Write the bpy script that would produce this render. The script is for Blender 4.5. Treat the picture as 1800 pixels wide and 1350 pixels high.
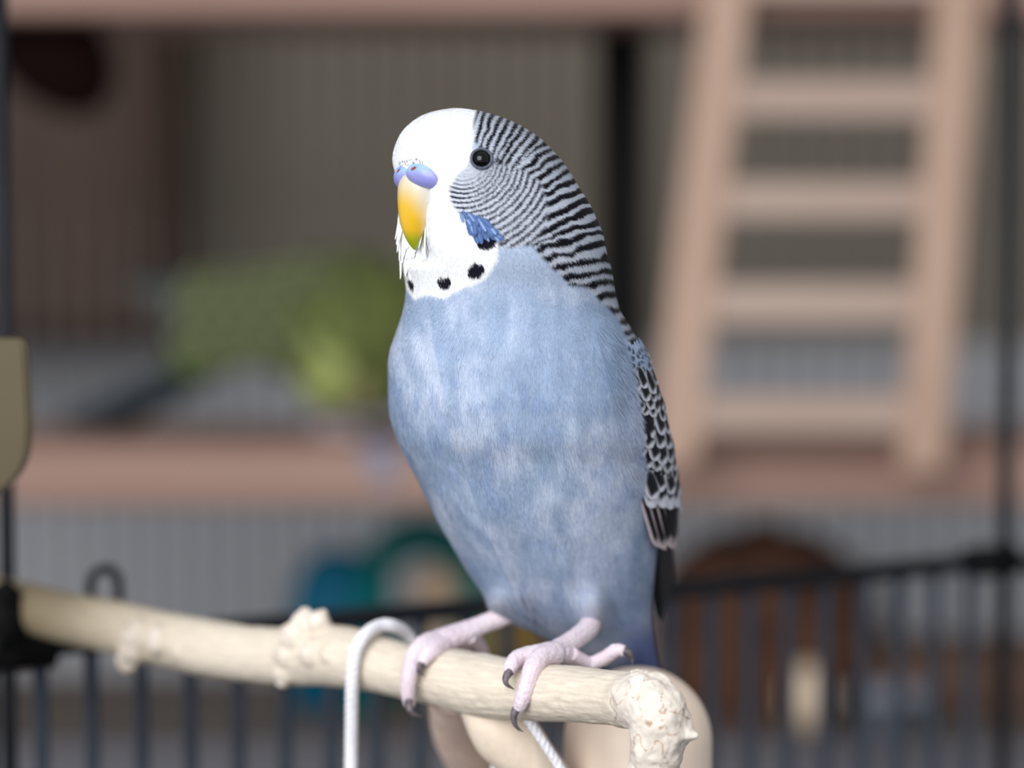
import bpy, bmesh, math, random
import numpy as np
from mathutils import Vector, Matrix
random.seed(7)
rng = np.random.default_rng(11)
for o in list(bpy.data.objects): bpy.data.objects.remove(o)
scene = bpy.context.scene
COL = scene.collection

# ------------------------------------------------------------------ camera, light, exposure
FPX = 5000.0
PITCH = math.atan(375 / FPX)
CAM = np.array([0.0, -0.5, 1.30])
FWD = np.array([0, math.cos(PITCH), -math.sin(PITCH)])
UP = np.array([0, math.sin(PITCH), math.cos(PITCH)])
RIGHT = np.array([1.0, 0, 0])
cd = bpy.data.cameras.new('camera'); cam = bpy.data.objects.new('camera', cd); COL.objects.link(cam)
cam.location = CAM; cam.rotation_euler = (math.pi / 2 - PITCH, 0, 0)
cd.sensor_width = 36; cd.lens = 100; cd.clip_start = 0.01; cd.clip_end = 50
cd.dof.use_dof = True; cd.dof.focus_distance = 0.492; cd.dof.aperture_fstop = 7.6
cd.dof.aperture_blades = 0
scene.camera = cam
w = bpy.data.worlds.new('room_ambient'); scene.world = w; w.use_nodes = True
w.node_tree.nodes['Background'].inputs[0].default_value = (0.92, 0.955, 1.0, 1)
w.node_tree.nodes['Background'].inputs[1].default_value = 0.55
def area(name, loc, target, sx, sy, energy, color):
    l = bpy.data.lights.new(name, 'AREA'); l.shape = 'RECTANGLE'; l.size = sx; l.size_y = sy
    l.energy = energy; l.color = color
    o = bpy.data.objects.new(name, l); COL.objects.link(o); o.location = loc
    d = Vector(target) - Vector(loc); o.rotation_euler = d.to_track_quat('-Z', 'Y').to_euler()
    return o
area('window_daylight', (-0.65, -1.45, 1.95), (0.02, 0.15, 1.25), 1.4, 1.4, 44, (0.97, 0.985, 1.0))
vs = scene.view_settings
vs.view_transform = 'Standard'; vs.look = 'None'; vs.gamma = 1; vs.exposure = 0.0
vs.use_curve_mapping = False

# ------------------------------------------------------------------ helpers
def P(px, py, d):
    """photo pixel + distance along world Y from the camera -> world point"""
    r = FWD * FPX + RIGHT * (px - 900) + UP * (675 - py)
    return CAM + r * (d / r[1])
def lin(c):
    c = np.asarray(c, float) / 255.0
    return np.where(c <= 0.04045, c / 12.92, ((c + 0.055) / 1.055) ** 2.4)
def link(o, parent=None):
    COL.objects.link(o)
    if parent is not None: o.parent = parent
    return o
def tag(o, label=None, cat=None, group=None, kind=None):
    if label: o['label'] = label
    if cat: o['category'] = cat
    if group: o['group'] = group
    if kind: o['kind'] = kind
    return o
def empty(name, loc, label, cat, group=None):
    o = bpy.data.objects.new(name, None); COL.objects.link(o); o.location = loc; o.empty_display_size = 0.01
    return tag(o, label, cat, group)
def inv(parent, pts):
    if parent is None: return pts
    q = parent
    off = np.zeros(3)
    while q is not None:
        off = off + np.array(q.location); q = q.parent
    return np.asarray(pts) - off
def smooth(me):
    me.polygons.foreach_set('use_smooth', np.ones(len(me.polygons), bool)); me.update()
def mesh_np(name, verts, faces, mat, parent=None, cols=None, normals=None, sm=True):
    """verts in world space; parents are unrotated empties / meshes"""
    me = bpy.data.meshes.new(name)
    v = np.asarray(inv(parent, verts), float)
    me.from_pydata(v.tolist() if len(v) < 3000 else v, [], faces)
    if sm: smooth(me)
    if cols is not None:
        a = me.color_attributes.new('Col', 'FLOAT_COLOR', 'POINT')
        c = np.ones((len(v), 4), np.float32); c[:, :3] = cols
        a.data.foreach_set('color', c.ravel())
    if normals is not None:
        me.normals_split_custom_set_from_vertices(np.asarray(normals, np.float32).tolist())
    me.materials.append(mat)
    return link(bpy.data.objects.new(name, me), parent)
def bm_obj(name, bm, mat, parent=None, sm=True):
    me = bpy.data.meshes.new(name)
    bmesh.ops.recalc_face_normals(bm, faces=bm.faces)
    bm.to_mesh(me); bm.free()
    if parent is not None:
        off = inv(parent, np.zeros((1, 3)))[0]
        me.transform(Matrix.Translation(Vector(off)))
    if sm: smooth(me)
    me.materials.append(mat)
    return link(bpy.data.objects.new(name, me), parent)
def box(bm, lo, hi, bev=0.0, M=None):
    r = bmesh.ops.create_cube(bm, size=1)['verts']
    for v in r:
        v.co = Vector([(lo[i] + hi[i]) / 2 + v.co[i] * (hi[i] - lo[i]) for i in range(3)])
    if bev > 0:
        es = list({e for v in r for e in v.link_edges})
        q = bmesh.ops.bevel(bm, geom=es, offset=bev, segments=3, affect='EDGES', profile=0.5)
        r = list({v for f in q['faces'] for v in f.verts} | {v for v in r if v.is_valid})
    if M is not None:
        for v in r: v.co = M @ v.co
def tube(bm, pts, rad, seg=16, cap=True, sq=None):
    pts = [Vector(p) for p in pts]; n = len(pts)
    if not hasattr(rad, '__len__'): rad = [rad] * n
    rings = []; prev = None
    for i, p in enumerate(pts):
        t = (pts[min(i + 1, n - 1)] - pts[max(i - 1, 0)]).normalized()
        if prev is None:
            a = Vector((0, 0, 1)) if abs(t.z) < 0.9 else Vector((1, 0, 0))
            u = (a - t * a.dot(t)).normalized()
        else:
            u = (prev - t * prev.dot(t)).normalized()
        prev = u; v = t.cross(u)
        ring = []
        for k in range(seg):
            an = 2 * math.pi * k / seg
            ring.append(bm.verts.new(p + (u * math.cos(an) + v * math.sin(an)) * rad[i]))
        rings.append(ring)
    for i in range(n - 1):
        for k in range(seg):
            bm.faces.new((rings[i][k], rings[i][(k + 1) % seg], rings[i + 1][(k + 1) % seg], rings[i + 1][k]))
    if cap:
        for ring, p, s in ((rings[0], pts[0], -1), (rings[-1], pts[-1], 1)):
            c = bm.verts.new(p)
            for k in range(seg):
                bm.faces.new((ring[k], ring[(k + 1) % seg], c) if s > 0 else (ring[(k + 1) % seg], ring[k], c))
def ball(bm, c, r, seg=24, rings=16, M=None):
    q = bmesh.ops.create_uvsphere(bm, u_segments=seg, v_segments=rings, radius=1)['verts']
    if not hasattr(r, '__len__'): r = (r, r, r)
    for v in q:
        co = Vector((v.co.x * r[0], v.co.y * r[1], v.co.z * r[2]))
        if M is not None: co = M @ co
        v.co = co + Vector(c)
def catmull(pts, n):
    """pts: list of tuples (any dimension) -> n samples on a Catmull-Rom curve"""
    p = np.array(pts, float); m = len(p)
    q = np.vstack([2 * p[0] - p[1], p, 2 * p[-1] - p[-2]])
    out = []
    for s in np.linspace(0, m - 1, n):
        i = min(int(s), m - 2); t = s - i
        a, b, c, d = q[i], q[i + 1], q[i + 2], q[i + 3]
        out.append(0.5 * (2 * b + (c - a) * t + (2 * a - 5 * b + 4 * c - d) * t * t + (3 * b - a - 3 * c + d) * t ** 3))
    return np.array(out)
def pchip(x, y, xi):
    x = np.asarray(x, float); y = np.asarray(y, float); h = np.diff(x); dl = np.diff(y) / h
    m = np.zeros(len(x))
    for i in range(1, len(x) - 1):
        if dl[i - 1] * dl[i] > 0:
            w1 = 2 * h[i] + h[i - 1]; w2 = h[i] + 2 * h[i - 1]
            m[i] = (w1 + w2) / (w1 / dl[i - 1] + w2 / dl[i])
    m[0] = dl[0]; m[-1] = dl[-1]
    xi = np.asarray(xi, float)
    k = np.clip(np.searchsorted(x, xi) - 1, 0, len(x) - 2)
    t = np.clip((xi - x[k]) / h[k], 0, 1)
    return ((2 * t**3 - 3 * t**2 + 1) * y[k] + (t**3 - 2 * t**2 + t) * h[k] * m[k]
            + (-2 * t**3 + 3 * t**2) * y[k + 1] + (t**3 - t**2) * h[k] * m[k + 1])
def vnoise(p, seed=0):
    p = np.asarray(p, float); i = np.floor(p).astype(np.int64); f = p - i; f = f * f * (3 - 2 * f)
    def h(a):
        n = (a[..., 0] * 374761393 + a[..., 1] * 668265263 + a[..., 2] * 2147483647 + seed * 974711) & 0xffffffff
        n = ((n ^ (n >> 13)) * 1274126177) & 0xffffffff
        return ((n ^ (n >> 16)) & 0xffff) / 65535.0
    r = 0
    for dx in (0, 1):
        for dy in (0, 1):
            for dz in (0, 1):
                wgt = (f[..., 0] if dx else 1 - f[..., 0]) * (f[..., 1] if dy else 1 - f[..., 1]) * (f[..., 2] if dz else 1 - f[..., 2])
                r = r + wgt * h(i + np.array([dx, dy, dz]))
    return r
def fbm(p, seed=0, o=3):
    s = 0; a = 1; t = 0
    for k in range(o):
        s = s + a * vnoise(np.asarray(p) * 2 ** k, seed + k); t += a; a *= 0.5
    return s / t
def ss(a, b, x):
    t = np.clip((x - a) / (b - a), 0, 1); return t * t * (3 - 2 * t)
def remesh(bm, voxel, it=6, fac=0.5):
    me = bpy.data.meshes.new('tmp'); bmesh.ops.recalc_face_normals(bm, faces=bm.faces); bm.to_mesh(me); bm.free()
    o = bpy.data.objects.new('tmp', me); COL.objects.link(o)
    r = o.modifiers.new('r', 'REMESH'); r.mode = 'VOXEL'; r.voxel_size = voxel; r.use_smooth_shade = True
    s = o.modifiers.new('s', 'SMOOTH'); s.iterations = it; s.factor = fac
    dg = bpy.context.evaluated_depsgraph_get(); dg.update()
    ev = bpy.data.meshes.new_from_object(o.evaluated_get(dg))
    bpy.data.objects.remove(o)
    n = len(ev.vertices); v = np.empty(n * 3); ev.vertices.foreach_get('co', v); v = v.reshape(-1, 3)
    nn = np.empty(n * 3); ev.vertices.foreach_get('normal', nn); nn = nn.reshape(-1, 3)
    f = [tuple(p.vertices) for p in ev.polygons]
    bpy.data.meshes.remove(ev); bpy.data.meshes.remove(me)
    return v, nn, f

# ------------------------------------------------------------------ materials
def new_mat(name):
    m = bpy.data.materials.new(name); m.use_nodes = True
    return m, m.node_tree, m.node_tree.nodes['Principled BSDF']
def mat(name, c1, c2=None, rough=0.6, scale=40, stretch=(1, 1, 1), bump=0.0, metal=0.0, spec=0.4, detail=4, sss=0.0, coat=0.0):
    m, nt, b = new_mat(name); N = nt.nodes; L = nt.links
    c1 = (*lin(c1), 1); c2 = (*lin(c2), 1) if c2 is not None else tuple(min(1, x * 0.86) for x in c1[:3]) + (1,)
    tc = N.new('ShaderNodeTexCoord'); mp = N.new('ShaderNodeMapping'); mp.inputs['Scale'].default_value = stretch
    nz = N.new('ShaderNodeTexNoise'); nz.inputs['Scale'].default_value = scale; nz.inputs['Detail'].default_value = detail
    cr = N.new('ShaderNodeValToRGB'); cr.color_ramp.elements[0].color = c2; cr.color_ramp.elements[1].color = c1
    cr.color_ramp.elements[0].position = 0.32; cr.color_ramp.elements[1].position = 0.68
    L.new(tc.outputs['Object'], mp.inputs[0]); L.new(mp.outputs[0], nz.inputs['Vector'])
    L.new(nz.outputs['Fac'], cr.inputs[0]); L.new(cr.outputs[0], b.inputs['Base Color'])
    b.inputs['Roughness'].default_value = rough; b.inputs['Metallic'].default_value = metal
    b.inputs['Specular IOR Level'].default_value = spec; b.inputs['Coat Weight'].default_value = coat
    if sss:
        b.inputs['Subsurface Weight'].default_value = sss; b.inputs['Subsurface Radius'].default_value = (1, 0.5, 0.4)
        b.inputs['Subsurface Scale'].default_value = 0.001
    if bump:
        bp = N.new('ShaderNodeBump'); bp.inputs['Strength'].default_value = bump; bp.inputs['Distance'].default_value = 0.0006
        L.new(nz.outputs['Fac'], bp.inputs['Height']); L.new(bp.outputs[0], b.inputs['Normal'])
    return m
def attr_mat(name, rough=0.7, spec=0.25, sheen=0.0, nscale=900, namp=0.08, sss=0.0, bump=0.0):
    """colour attribute times a fine procedural mottling"""
    m, nt, b = new_mat(name); N = nt.nodes; L = nt.links
    at = N.new('ShaderNodeAttribute'); at.attribute_name = 'Col'
    tc = N.new('ShaderNodeTexCoord'); nz = N.new('ShaderNodeTexNoise'); nz.inputs['Scale'].default_value = nscale
    mr = N.new('ShaderNodeMapRange'); mr.inputs[3].default_value = 1 - namp; mr.inputs[4].default_value = 1 + namp
    mx = N.new('ShaderNodeVectorMath'); mx.operation = 'SCALE'
    L.new(tc.outputs['Object'], nz.inputs['Vector']); L.new(nz.outputs['Fac'], mr.inputs[0])
    L.new(at.outputs['Color'], mx.inputs[0]); L.new(mr.outputs[0], mx.inputs['Scale'])
    L.new(mx.outputs[0], b.inputs['Base Color'])
    b.inputs['Roughness'].default_value = rough; b.inputs['Specular IOR Level'].default_value = spec
    b.inputs['Sheen Weight'].default_value = sheen; b.inputs['Sheen Roughness'].default_value = 0.4
    if sss:
        b.inputs['Subsurface Weight'].default_value = sss; b.inputs['Subsurface Radius'].default_value = (1, 0.6, 0.5)
        b.inputs['Subsurface Scale'].default_value = 0.0012
    if bump:
        bp = N.new('ShaderNodeBump'); bp.inputs['Strength'].default_value = bump; bp.inputs['Distance'].default_value = 0.0003
        L.new(nz.outputs['Fac'], bp.inputs['Height']); L.new(bp.outputs[0], b.inputs['Normal'])
    return m
M_plume = attr_mat('plumage_barbs', 0.8, 0.08, 0.06, 1400, 0.05)
M_body = attr_mat('down_feathers', 0.85, 0.05, 0.05, 1100, 0.08)
M_feather = attr_mat('flight_feathers', 0.6, 0.25, 0.0, 1500, 0.08)
M_skin = attr_mat('scaly_skin', 0.5, 0.4, 0.0, 2600, 0.07, sss=0.25, bump=0.5)
M_beak = attr_mat('horn_beak', 0.25, 0.5, 0.0, 500, 0.04, sss=0.2)
M_cere = attr_mat('waxy_cere', 0.34, 0.5, 0.0, 1200, 0.05, sss=0.2)
M_eye = mat('dark_eye', (4, 4, 5), (2, 2, 3), rough=0.06, spec=0.35)
M_eyering = mat('eye_ring_skin', (92, 98, 112), (60, 66, 80), rough=0.6, scale=2000, bump=0.4)
M_claw = mat('grey_claw', (112, 102, 106), (64, 58, 62), rough=0.35, scale=900)
M_branch = attr_mat('peeled_branch_wood', 0.6, 0.3, 0.0, 700, 0.05, sss=0.08, bump=0.12)
M_dowel = mat('smooth_dowel_wood', (244, 224, 206), (236, 214, 194), rough=0.45, scale=60, stretch=(3, 3, 0.3), bump=0.05)
M_cotton = mat('white_cotton', (246, 244, 248), (230, 228, 234), rough=0.9, scale=1500, bump=0.6)
M_black = mat('black_metal', (18, 22, 30), (10, 12, 18), rough=0.5, scale=80, spec=0.25)
M_blackmat = mat('black_plastic', (8, 8, 9), (4, 4, 5), rough=0.7, scale=90, spec=0.15)
M_bar = mat('slate_bar_metal', (46, 54, 66), (34, 40, 50), rough=0.5, scale=80, spec=0.3)
M_wood = mat('pink_pine_wood', (160, 130, 116), (146, 112, 99), rough=0.6, scale=9, stretch=(0.6, 6, 6), bump=0.1)
M_ladder = mat('ladder_pine_wood', (184, 154, 136), (170, 138, 118), rough=0.6, scale=10, stretch=(6, 6, 0.7), bump=0.1)
M_rung = mat('rung_pine_wood', (180, 158, 144), (166, 142, 128), rough=0.6, scale=10, stretch=(0.7, 6, 6), bump=0.1)
M_wire = mat('galvanised_wire', (112, 108, 104), (90, 88, 86), rough=0.4, metal=0.3, scale=60)
M_olive = mat('olive_tan_plastic', (84, 72, 44), (74, 62, 36), rough=0.45, scale=25)
M_wall = mat('taupe_wall_paint', (118, 110, 98), (108, 100, 90), rough=0.9, scale=3)
M_wainscot = mat('slate_grey_panel', (172, 172, 176), (160, 161, 166), rough=0.8, scale=3)
M_wardrobe = mat('dark_walnut_wood', (74, 49, 33), (56, 36, 25), rough=0.6, scale=5, stretch=(6, 6, 0.6))
M_floor = mat('dark_floor_wood', (70, 58, 52), (56, 46, 42), rough=0.6, scale=4, stretch=(0.5, 6, 1))
M_table = mat('grey_table_laminate', (96, 94, 98), (84, 82, 88), rough=0.6, scale=12)
M_traywood = mat('taupe_tray_board', (112, 102, 96), (96, 88, 84), rough=0.7, scale=20)
M_teal = mat('teal_plastic', (0, 104, 100), (0, 92, 92), rough=0.6, scale=8, spec=0.15)
M_tealblue = mat('blue_plastic', (0, 90, 116), (0, 80, 108), rough=0.6, scale=8, spec=0.15)
M_beige = mat('beige_wood_ball', (176, 150, 124), (158, 132, 106), rough=0.6, scale=40)
M_yellow = mat('ochre_wood_ball', (130, 102, 40), (112, 86, 30), rough=0.6, scale=40)
M_wicker = mat('brown_wicker', (98, 62, 42), (58, 34, 24), rough=0.8, scale=60, bump=0.3)
M_wickerdark = mat('dark_wicker_lining', (34, 18, 14), (24, 12, 10), rough=0.9, scale=60)
M_cream = mat('cream_egg_wood', (214, 192, 168), (200, 178, 154), rough=0.5, scale=30)
M_shell = mat('dark_shell_fibre', (26, 8, 4), (10, 3, 2), spec=0.1, rough=0.9, scale=120, bump=0.4)
M_brownwood = mat('brown_bark_block', (98, 74, 60), (76, 54, 44), rough=0.8, scale=30, stretch=(1, 1, 4), bump=0.4)
M_cup = mat('pale_grey_cup', (140, 146, 158), (128, 134, 146), rough=0.4, scale=10)
M_lilac = mat('dried_dropping', (196, 194, 214), (170, 168, 190), rough=0.8, scale=200)
M_greenleaf = mat('green_scrap', (70, 84, 30), (50, 64, 20), rough=0.8, scale=200)

CZ = CAM[2]
# ------------------------------------------------------------------ the room
bm = bmesh.new(); box(bm, (-2.6, 1.45, 0), (2.6, 1.53, 2.6)); wall = bm_obj('wall_back', bm, M_wall, sm=False)
tag(wall, 'taupe painted back wall behind the wooden frame', 'wall', kind='structure')
bm = bmesh.new(); box(bm, (-2.6, 1.432, 0.0), (2.6, 1.449, CZ - 0.118), 0.004); o = bm_obj('trim_1', bm, M_wainscot, sm=False)
tag(o, 'slate grey panelling along the lower back wall', 'wall panel', kind='structure')
bm = bmesh.new(); box(bm, (-2.6, -2.6, -0.06), (2.6, 1.53, 0)); fl = bm_obj('floor', bm, M_floor, sm=False)
tag(fl, 'dark wooden floor of the room', 'floor', kind='structure')
# dark wall cabinet at the left, behind the frame
zc0 = CZ - 0.108
t = empty('wall_cabinet', (-0.52, 1.36, zc0), 'dark walnut cabinet hung on the taupe wall above the grey panelling', 'cabinet')
bm = bmesh.new(); box(bm, (-0.80, 1.27, zc0), (-0.215, 1.4495, 2.1), 0.006); bm_obj('carcass', bm, M_wardrobe, t, False)
for x0, x1 in ((-0.79, -0.53), (-0.515, -0.225)):
    bm = bmesh.new(); box(bm, (x0, 1.256, zc0 + .01), (x1, 1.2695, 2.06), 0.004); d_ = bm_obj('door', bm, M_wardrobe, t, False)
    bm = bmesh.new(); xx = x1 - 0.02 if x0 < -0.6 else x0 + 0.02
    tube(bm, [(xx, 1.244, 1.42), (xx, 1.244, 1.52)], 0.005, 10)
    for z in (1.425, 1.515): tube(bm, [(xx, 1.244, z), (xx, 1.257, z)], 0.004, 8)
    bm_obj('handle', bm, M_black, d_)

# ------------------------------------------------------------------ wooden frame (aviary) with shelf beam, wires, tray
def zat(py, d): return P(900, py, d)[2]
Yf, Yb = 1.15 - 0.5, 1.262 - 0.5
z_sh = zat(787, 1.15); z_sl = zat(893, 1.15); z_t0 = zat(28, 1.15); z_tray = CZ - 0.237
t = empty('wooden_aviary_frame', (0, (Yf + Yb) / 2 + 0.03, 0), 'open pinkish pine frame with shelf beam and thin vertical wires behind', 'bird frame')
bm = bmesh.new(); box(bm, (-0.36, Yf, z_sl), (0.36, Yb, z_sh), 0.004); bm_obj('shelf_beam', bm, M_wood, t, False)
bm = bmesh.new(); box(bm, (-0.36, Yf, z_t0), (0.36, Yb, z_t0 + 0.03), 0.004); bm_obj('top_beam', bm, M_wood, t, False)
for x in (-0.375, 0.36):
    for yy in (Yf, 0.80):
        bm = bmesh.new(); box(bm, (x, yy, 0), (x + 0.03, yy + 0.03, z_t0 + 0.05), 0.003); bm_obj('corner_post', bm, M_wood, t, False)
bm = bmesh.new(); box(bm, (-0.362, Yf + 0.02, z_tray - 0.012), (0.362, 0.826, z_tray), 0.003); bm_obj('tray', bm, M_traywood, t, False)
bm = bmesh.new(); box(bm, (-0.362, Yf + 0.004, z_tray - 0.03), (0.362, Yf + 0.02, z_tray + 0.002), 0.002)
bm_obj('tray_lip', bm, M_table, t, False)
bm = bmesh.new(); box(bm, (-0.362, 0.80, z_t0), (0.362, 0.83, z_t0 + 0.03), 0.003); bm_obj('back_rail', bm, M_wood, t, False)
bm = bmesh.new(); tube(bm, [(0, 0.812, z_tray), (0, 0.812, z_t0)], 0.0007, 8)
wire0 = None
for k in range(-24, 25):
    if wire0 is None:
        wire0 = bm_obj('wire', bm, M_wire, None); wo = wire0; wo.parent = t; wmesh = wo.data
    else:
        wo = bpy.data.objects.new('wire', wmesh); link(wo, t)
    wo.location = (k * 0.0122 + 0.003, -t.location[1], 0)
q0 = P(1092, 300, 1.27)
bm = bmesh.new(); box(bm, (q0[0] - 0.0112, Yb + 0.002, z_sh - 0.02), (q0[0] + 0.0112, Yb + 0.018, z_t0 + 0.015), 0.002)
o = bm_obj('black_upright', bm, M_blackmat, t, False); o['label'] = 'black upright bar behind the shelf'

# ------------------------------------------------------------------ ladder leaning on the shelf
t = empty('bird_ladder', P(1400, 820, 1.112), 'pale pine ladder with flat rungs hung against the pink beams', 'ladder')
def quadprism(name, c4, thick, m, parent, bev=0.0012):
    """plank with the given 4 front corners (world), extruded away from the camera"""
    c = [Vector(q) for q in c4]
    n = (c[1] - c[0]).cross(c[3] - c[0]).normalized()
    if n.y < 0: n = -n
    bm = bmesh.new(); a = [bm.verts.new(q) for q in c]; b = [bm.verts.new(q + n * thick) for q in c]
    bm.faces.new(a); bm.faces.new(b[::-1])
    for i in range(4): bm.faces.new((a[i], b[i], b[(i + 1) % 4], a[(i + 1) % 4]))
    bmesh.ops.recalc_face_normals(bm, faces=bm.faces)
    bmesh.ops.bevel(bm, geom=list(bm.edges), offset=bev, segments=2, affect='EDGES')
    return bm_obj(name, bm, m, parent, False)
def lad(px, py):           # the ladder's plane: foot near, top leaning back
    return P(px, py, 1.112 - (py - 800) / 800 * 0.024) if py > -400 else None
quadprism('rail', [lad(1250, -120), lad(1332, -120), lad(1226, 815), lad(1140, 815)], 0.008, M_ladder, t)
quadprism('rail', [lad(1655, -120), lad(1738, -120), lad(1662, 825), lad(1580, 825)], 0.008, M_ladder, t)
for y0, y1 in ((-75, -10), (138, 207), (318, 385), (498, 569), (692, 762)):
    def ex(y, a): return (1310 - (y + 120) * 106 / 935 if a == 0 else 1672 - (y + 120) * 76 / 945)
    quadprism('rung', [lad(ex(y0, 0), y0) + (0, .002, 0), lad(ex(y0, 1), y0) + (0, .002, 0), lad(ex(y1, 1), y1) + (0, .002, 0), lad(ex(y1, 0), y1) + (0, .002, 0)], 0.0045, M_rung, t)

# ------------------------------------------------------------------ things inside the frame (all out of focus)
def onz(px, d, z):          # a point at pixel column px, distance d, height z
    return np.array([(px - 900) / FPX * d * (1 / math.cos(PITCH)), d - 0.5, z])
MPX = lambda px, d: px * d / FPX
# teal shelter toy: blue dome joined to a teal arch around a beige ball
dT = 1.245
t = empty('plastic_bird_shelter', onz(650, dT, z_tray), 'teal and blue rounded plastic bird shelter on the tray', 'bird toy')
c = onz(592, dT, z_tray); bm = bmesh.new()
h = zat(962, dT) - z_tray; rr = MPX(86, dT)
for k in range(1):
    prof = [(rr, 0), (rr, h * 0.55), (rr * 0.93, h * 0.75), (rr * 0.72, h * 0.9), (rr * 0.4, h * 0.98), (0.0005, h)]
    rings = []
    for r_, zz in prof: rings.append([bm.verts.new((c[0] + r_ * math.cos(a), c[1] + r_ * 0.7 * math.sin(a), z_tray + zz)) for a in np.linspace(0, 2 * math.pi, 32, endpoint=False)])
    for i in range(len(rings) - 1):
        for j in range(32): bm.faces.new((rings[i][j], rings[i][(j + 1) % 32], rings[i + 1][(j + 1) % 32], rings[i + 1][j]))
    bm.faces.new(rings[-1]); bm.faces.new(rings[0][::-1])
bm_obj('dome', bm, M_tealblue, t)
c = onz(742, dT - 0.005, z_tray); bm = bmesh.new()
ro, ri = MPX(116, dT), MPX(56, dT); hz = zat(908, dT) - z_tray - ro
sec = []
for (x, z) in [(-1, 0)] + [(-math.cos(a), None if False else math.sin(a)) for a in np.linspace(0, math.pi, 25)] + [(1, 0)]:
    up = 0 if (abs(x) == 1 and z == 0 and len(sec) in (0, 26)) else hz
    sec.append([bm.verts.new((c[0] + r_ * x, c[1] + yy, z_tray + up + r_ * z)) for r_, yy in ((ro, -.016), (ro, .016), (ri, .016), (ri, -.016))])
for i in range(len(sec) - 1):
    for j in range(4): bm.faces.new((sec[i][j], sec[i][(j + 1) % 4], sec[i + 1][(j + 1) % 4], sec[i + 1][j]))
bm.faces.new(sec[0]); bm.faces.new(sec[-1][::-1])
bmesh.ops.bevel(bm, geom=[e for e in bm.edges], offset=0.0015, segments=2, affect='EDGES')
bm_obj('arch', bm, M_teal, t)
# beige ball inside the arch, on a peg
c = onz(775, dT - 0.012, z_tray); bm = bmesh.new(); rb = MPX(50, dT)
t2 = empty('wooden_ball_toy', c, 'beige wooden ball toy on a peg inside the teal arch', 'bird toy')
ball(bm, (c[0], c[1], zat(1030, dT)), rb, 32, 20); bm_obj('ball', bm, M_beige, t2)
bm = bmesh.new(); tube(bm, [c, (c[0], c[1], zat(1030, dT) - rb * 0.9)], 0.006, 14); bm_obj('peg', bm, M_beige, t2)
# ochre ball
c = onz(900, 1.235, z_tray); rb = 0.017
t2 = empty('ochre_ball_toy', c, 'ochre ball toy on a short stand behind the blue bird', 'bird toy')
bm = bmesh.new(); ball(bm, (c[0], c[1], zat(1128, 1.235)), rb, 24, 16); bm_obj('ball', bm, M_yellow, t2)
bm = bmesh.new(); tube(bm, [c, (c[0], c[1], zat(1128, 1.235) - rb * 0.9)], 0.008, 14); bm_obj('stand', bm, M_yellow, t2)
# wicker nest: woven rings + opening
dW = 1.235
c = onz(1345, dW, z_tray)
t2 = empty('wicker_nest', c, 'brown woven wicker nest basket with domed top', 'nest')
zt = zat(915, dW); hh = zt - z_tray; R0 = MPX(196, dW)
bm = bmesh.new(); ball(bm, (c[0], c[1], z_tray + hh * 0.47), (R0 * 0.9, 0.032, hh * 0.46), 32, 20); bm_obj('lining', bm, M_wickerdark, t2)
nr = 17
for k in range(nr):
    f = (k + 0.5) / nr; zz = z_tray + hh * f * 0.99
    rx = R0 * math.sqrt(max(0.02, 1 - (2 * f - 0.94) ** 2)) if f > 0.47 else R0 * math.sqrt(max(0.3, 1 - (0.94 - 2 * f) ** 2 * 0.55))
    bm = bmesh.new()
    pts = [(c[0] + rx * math.cos(a), c[1] + 0.036 * rx / R0 * math.sin(a), zz + 0.0006 * math.sin(a * 14 + k * math.pi)) for a in np.linspace(0, 2 * math.pi, 49)]
    tube(bm, pts, hh / nr * 0.56, 8, cap=False); bm_obj('wicker_strand', bm, M_wicker, t2)
# cream egg
dE = 1.19
c = onz(1425, dE, z_tray); eh = zat(1166, dE) - z_tray
bm = bmesh.new(); ball(bm, (c[0], c[1], z_tray + eh / 2), (MPX(47, dE), MPX(47, dE), eh / 2), 32, 24)
for v in bm.verts:
    f = (v.co.z - z_tray) / eh; s = 1.06 - 0.16 * f; v.co.x = c[0] + (v.co.x - c[0]) * s; v.co.y = c[1] + (v.co.y - c[1]) * s
    if f < 0.02: v.co.z = z_tray + 0.0004
o = bm_obj('wooden_egg', bm, M_cream); tag(o, 'pale cream wooden egg standing on the tray before the wicker nest', 'egg')
# brown bark block and grey cup at the right
def lumpblock(name, lo, hi, m, seed, amp, label, cat):
    bm = bmesh.new(); box(bm, lo, hi, 0.003); bmesh.ops.subdivide_edges(bm, edges=list(bm.edges), cuts=5, use_grid_fill=True)
    for v in bm.verts:
        if v.co.z > lo[2] + 1e-4:
            n_ = fbm(np.array([[v.co.x, v.co.y, v.co.z]]) * 90, seed)[0] - 0.5; v.co.x += n_ * amp; v.co.z += n_ * amp * 0.7
    o = bm_obj(name, bm, m); return tag(o, label, cat)
a = onz(1530, 1.24, z_tray); b = onz(1840, 1.24, z_tray)
lumpblock('bark_block', (a[0], a[1] - .02, z_tray + 0.0002), (b[0], a[1] + .03, zat(1130, 1.24)), M_brownwood, 5, 0.004, 'brown block of rough bark lying on the tray at the ladder side', 'bark')
c = onz(1570, 1.185, z_tray)
t2 = empty('feeding_cup', c, 'pale grey round feeding cup on the tray beside the egg', 'cup')
bm = bmesh.new(); prof = [(0.0, 0.0006), (0.013, 0.0006), (0.0165, 0.017), (0.0172, 0.017), (0.0150, 0.0165), (0.0118, 0.003), (0.0, 0.003)]
rings = []
for r_, zz in prof: rings.append([bm.verts.new((c[0] + max(r_, 1e-4) * math.cos(q), c[1] + max(r_, 1e-4) * 0.85 * math.sin(q), z_tray + zz)) for q in np.linspace(0, 2 * math.pi, 28, endpoint=False)])
for i in range(len(rings) - 1):
    for j in range(28): bm.faces.new((rings[i][j], rings[i][(j + 1) % 28], rings[i + 1][(j + 1) % 28], rings[i + 1][j]))
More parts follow.
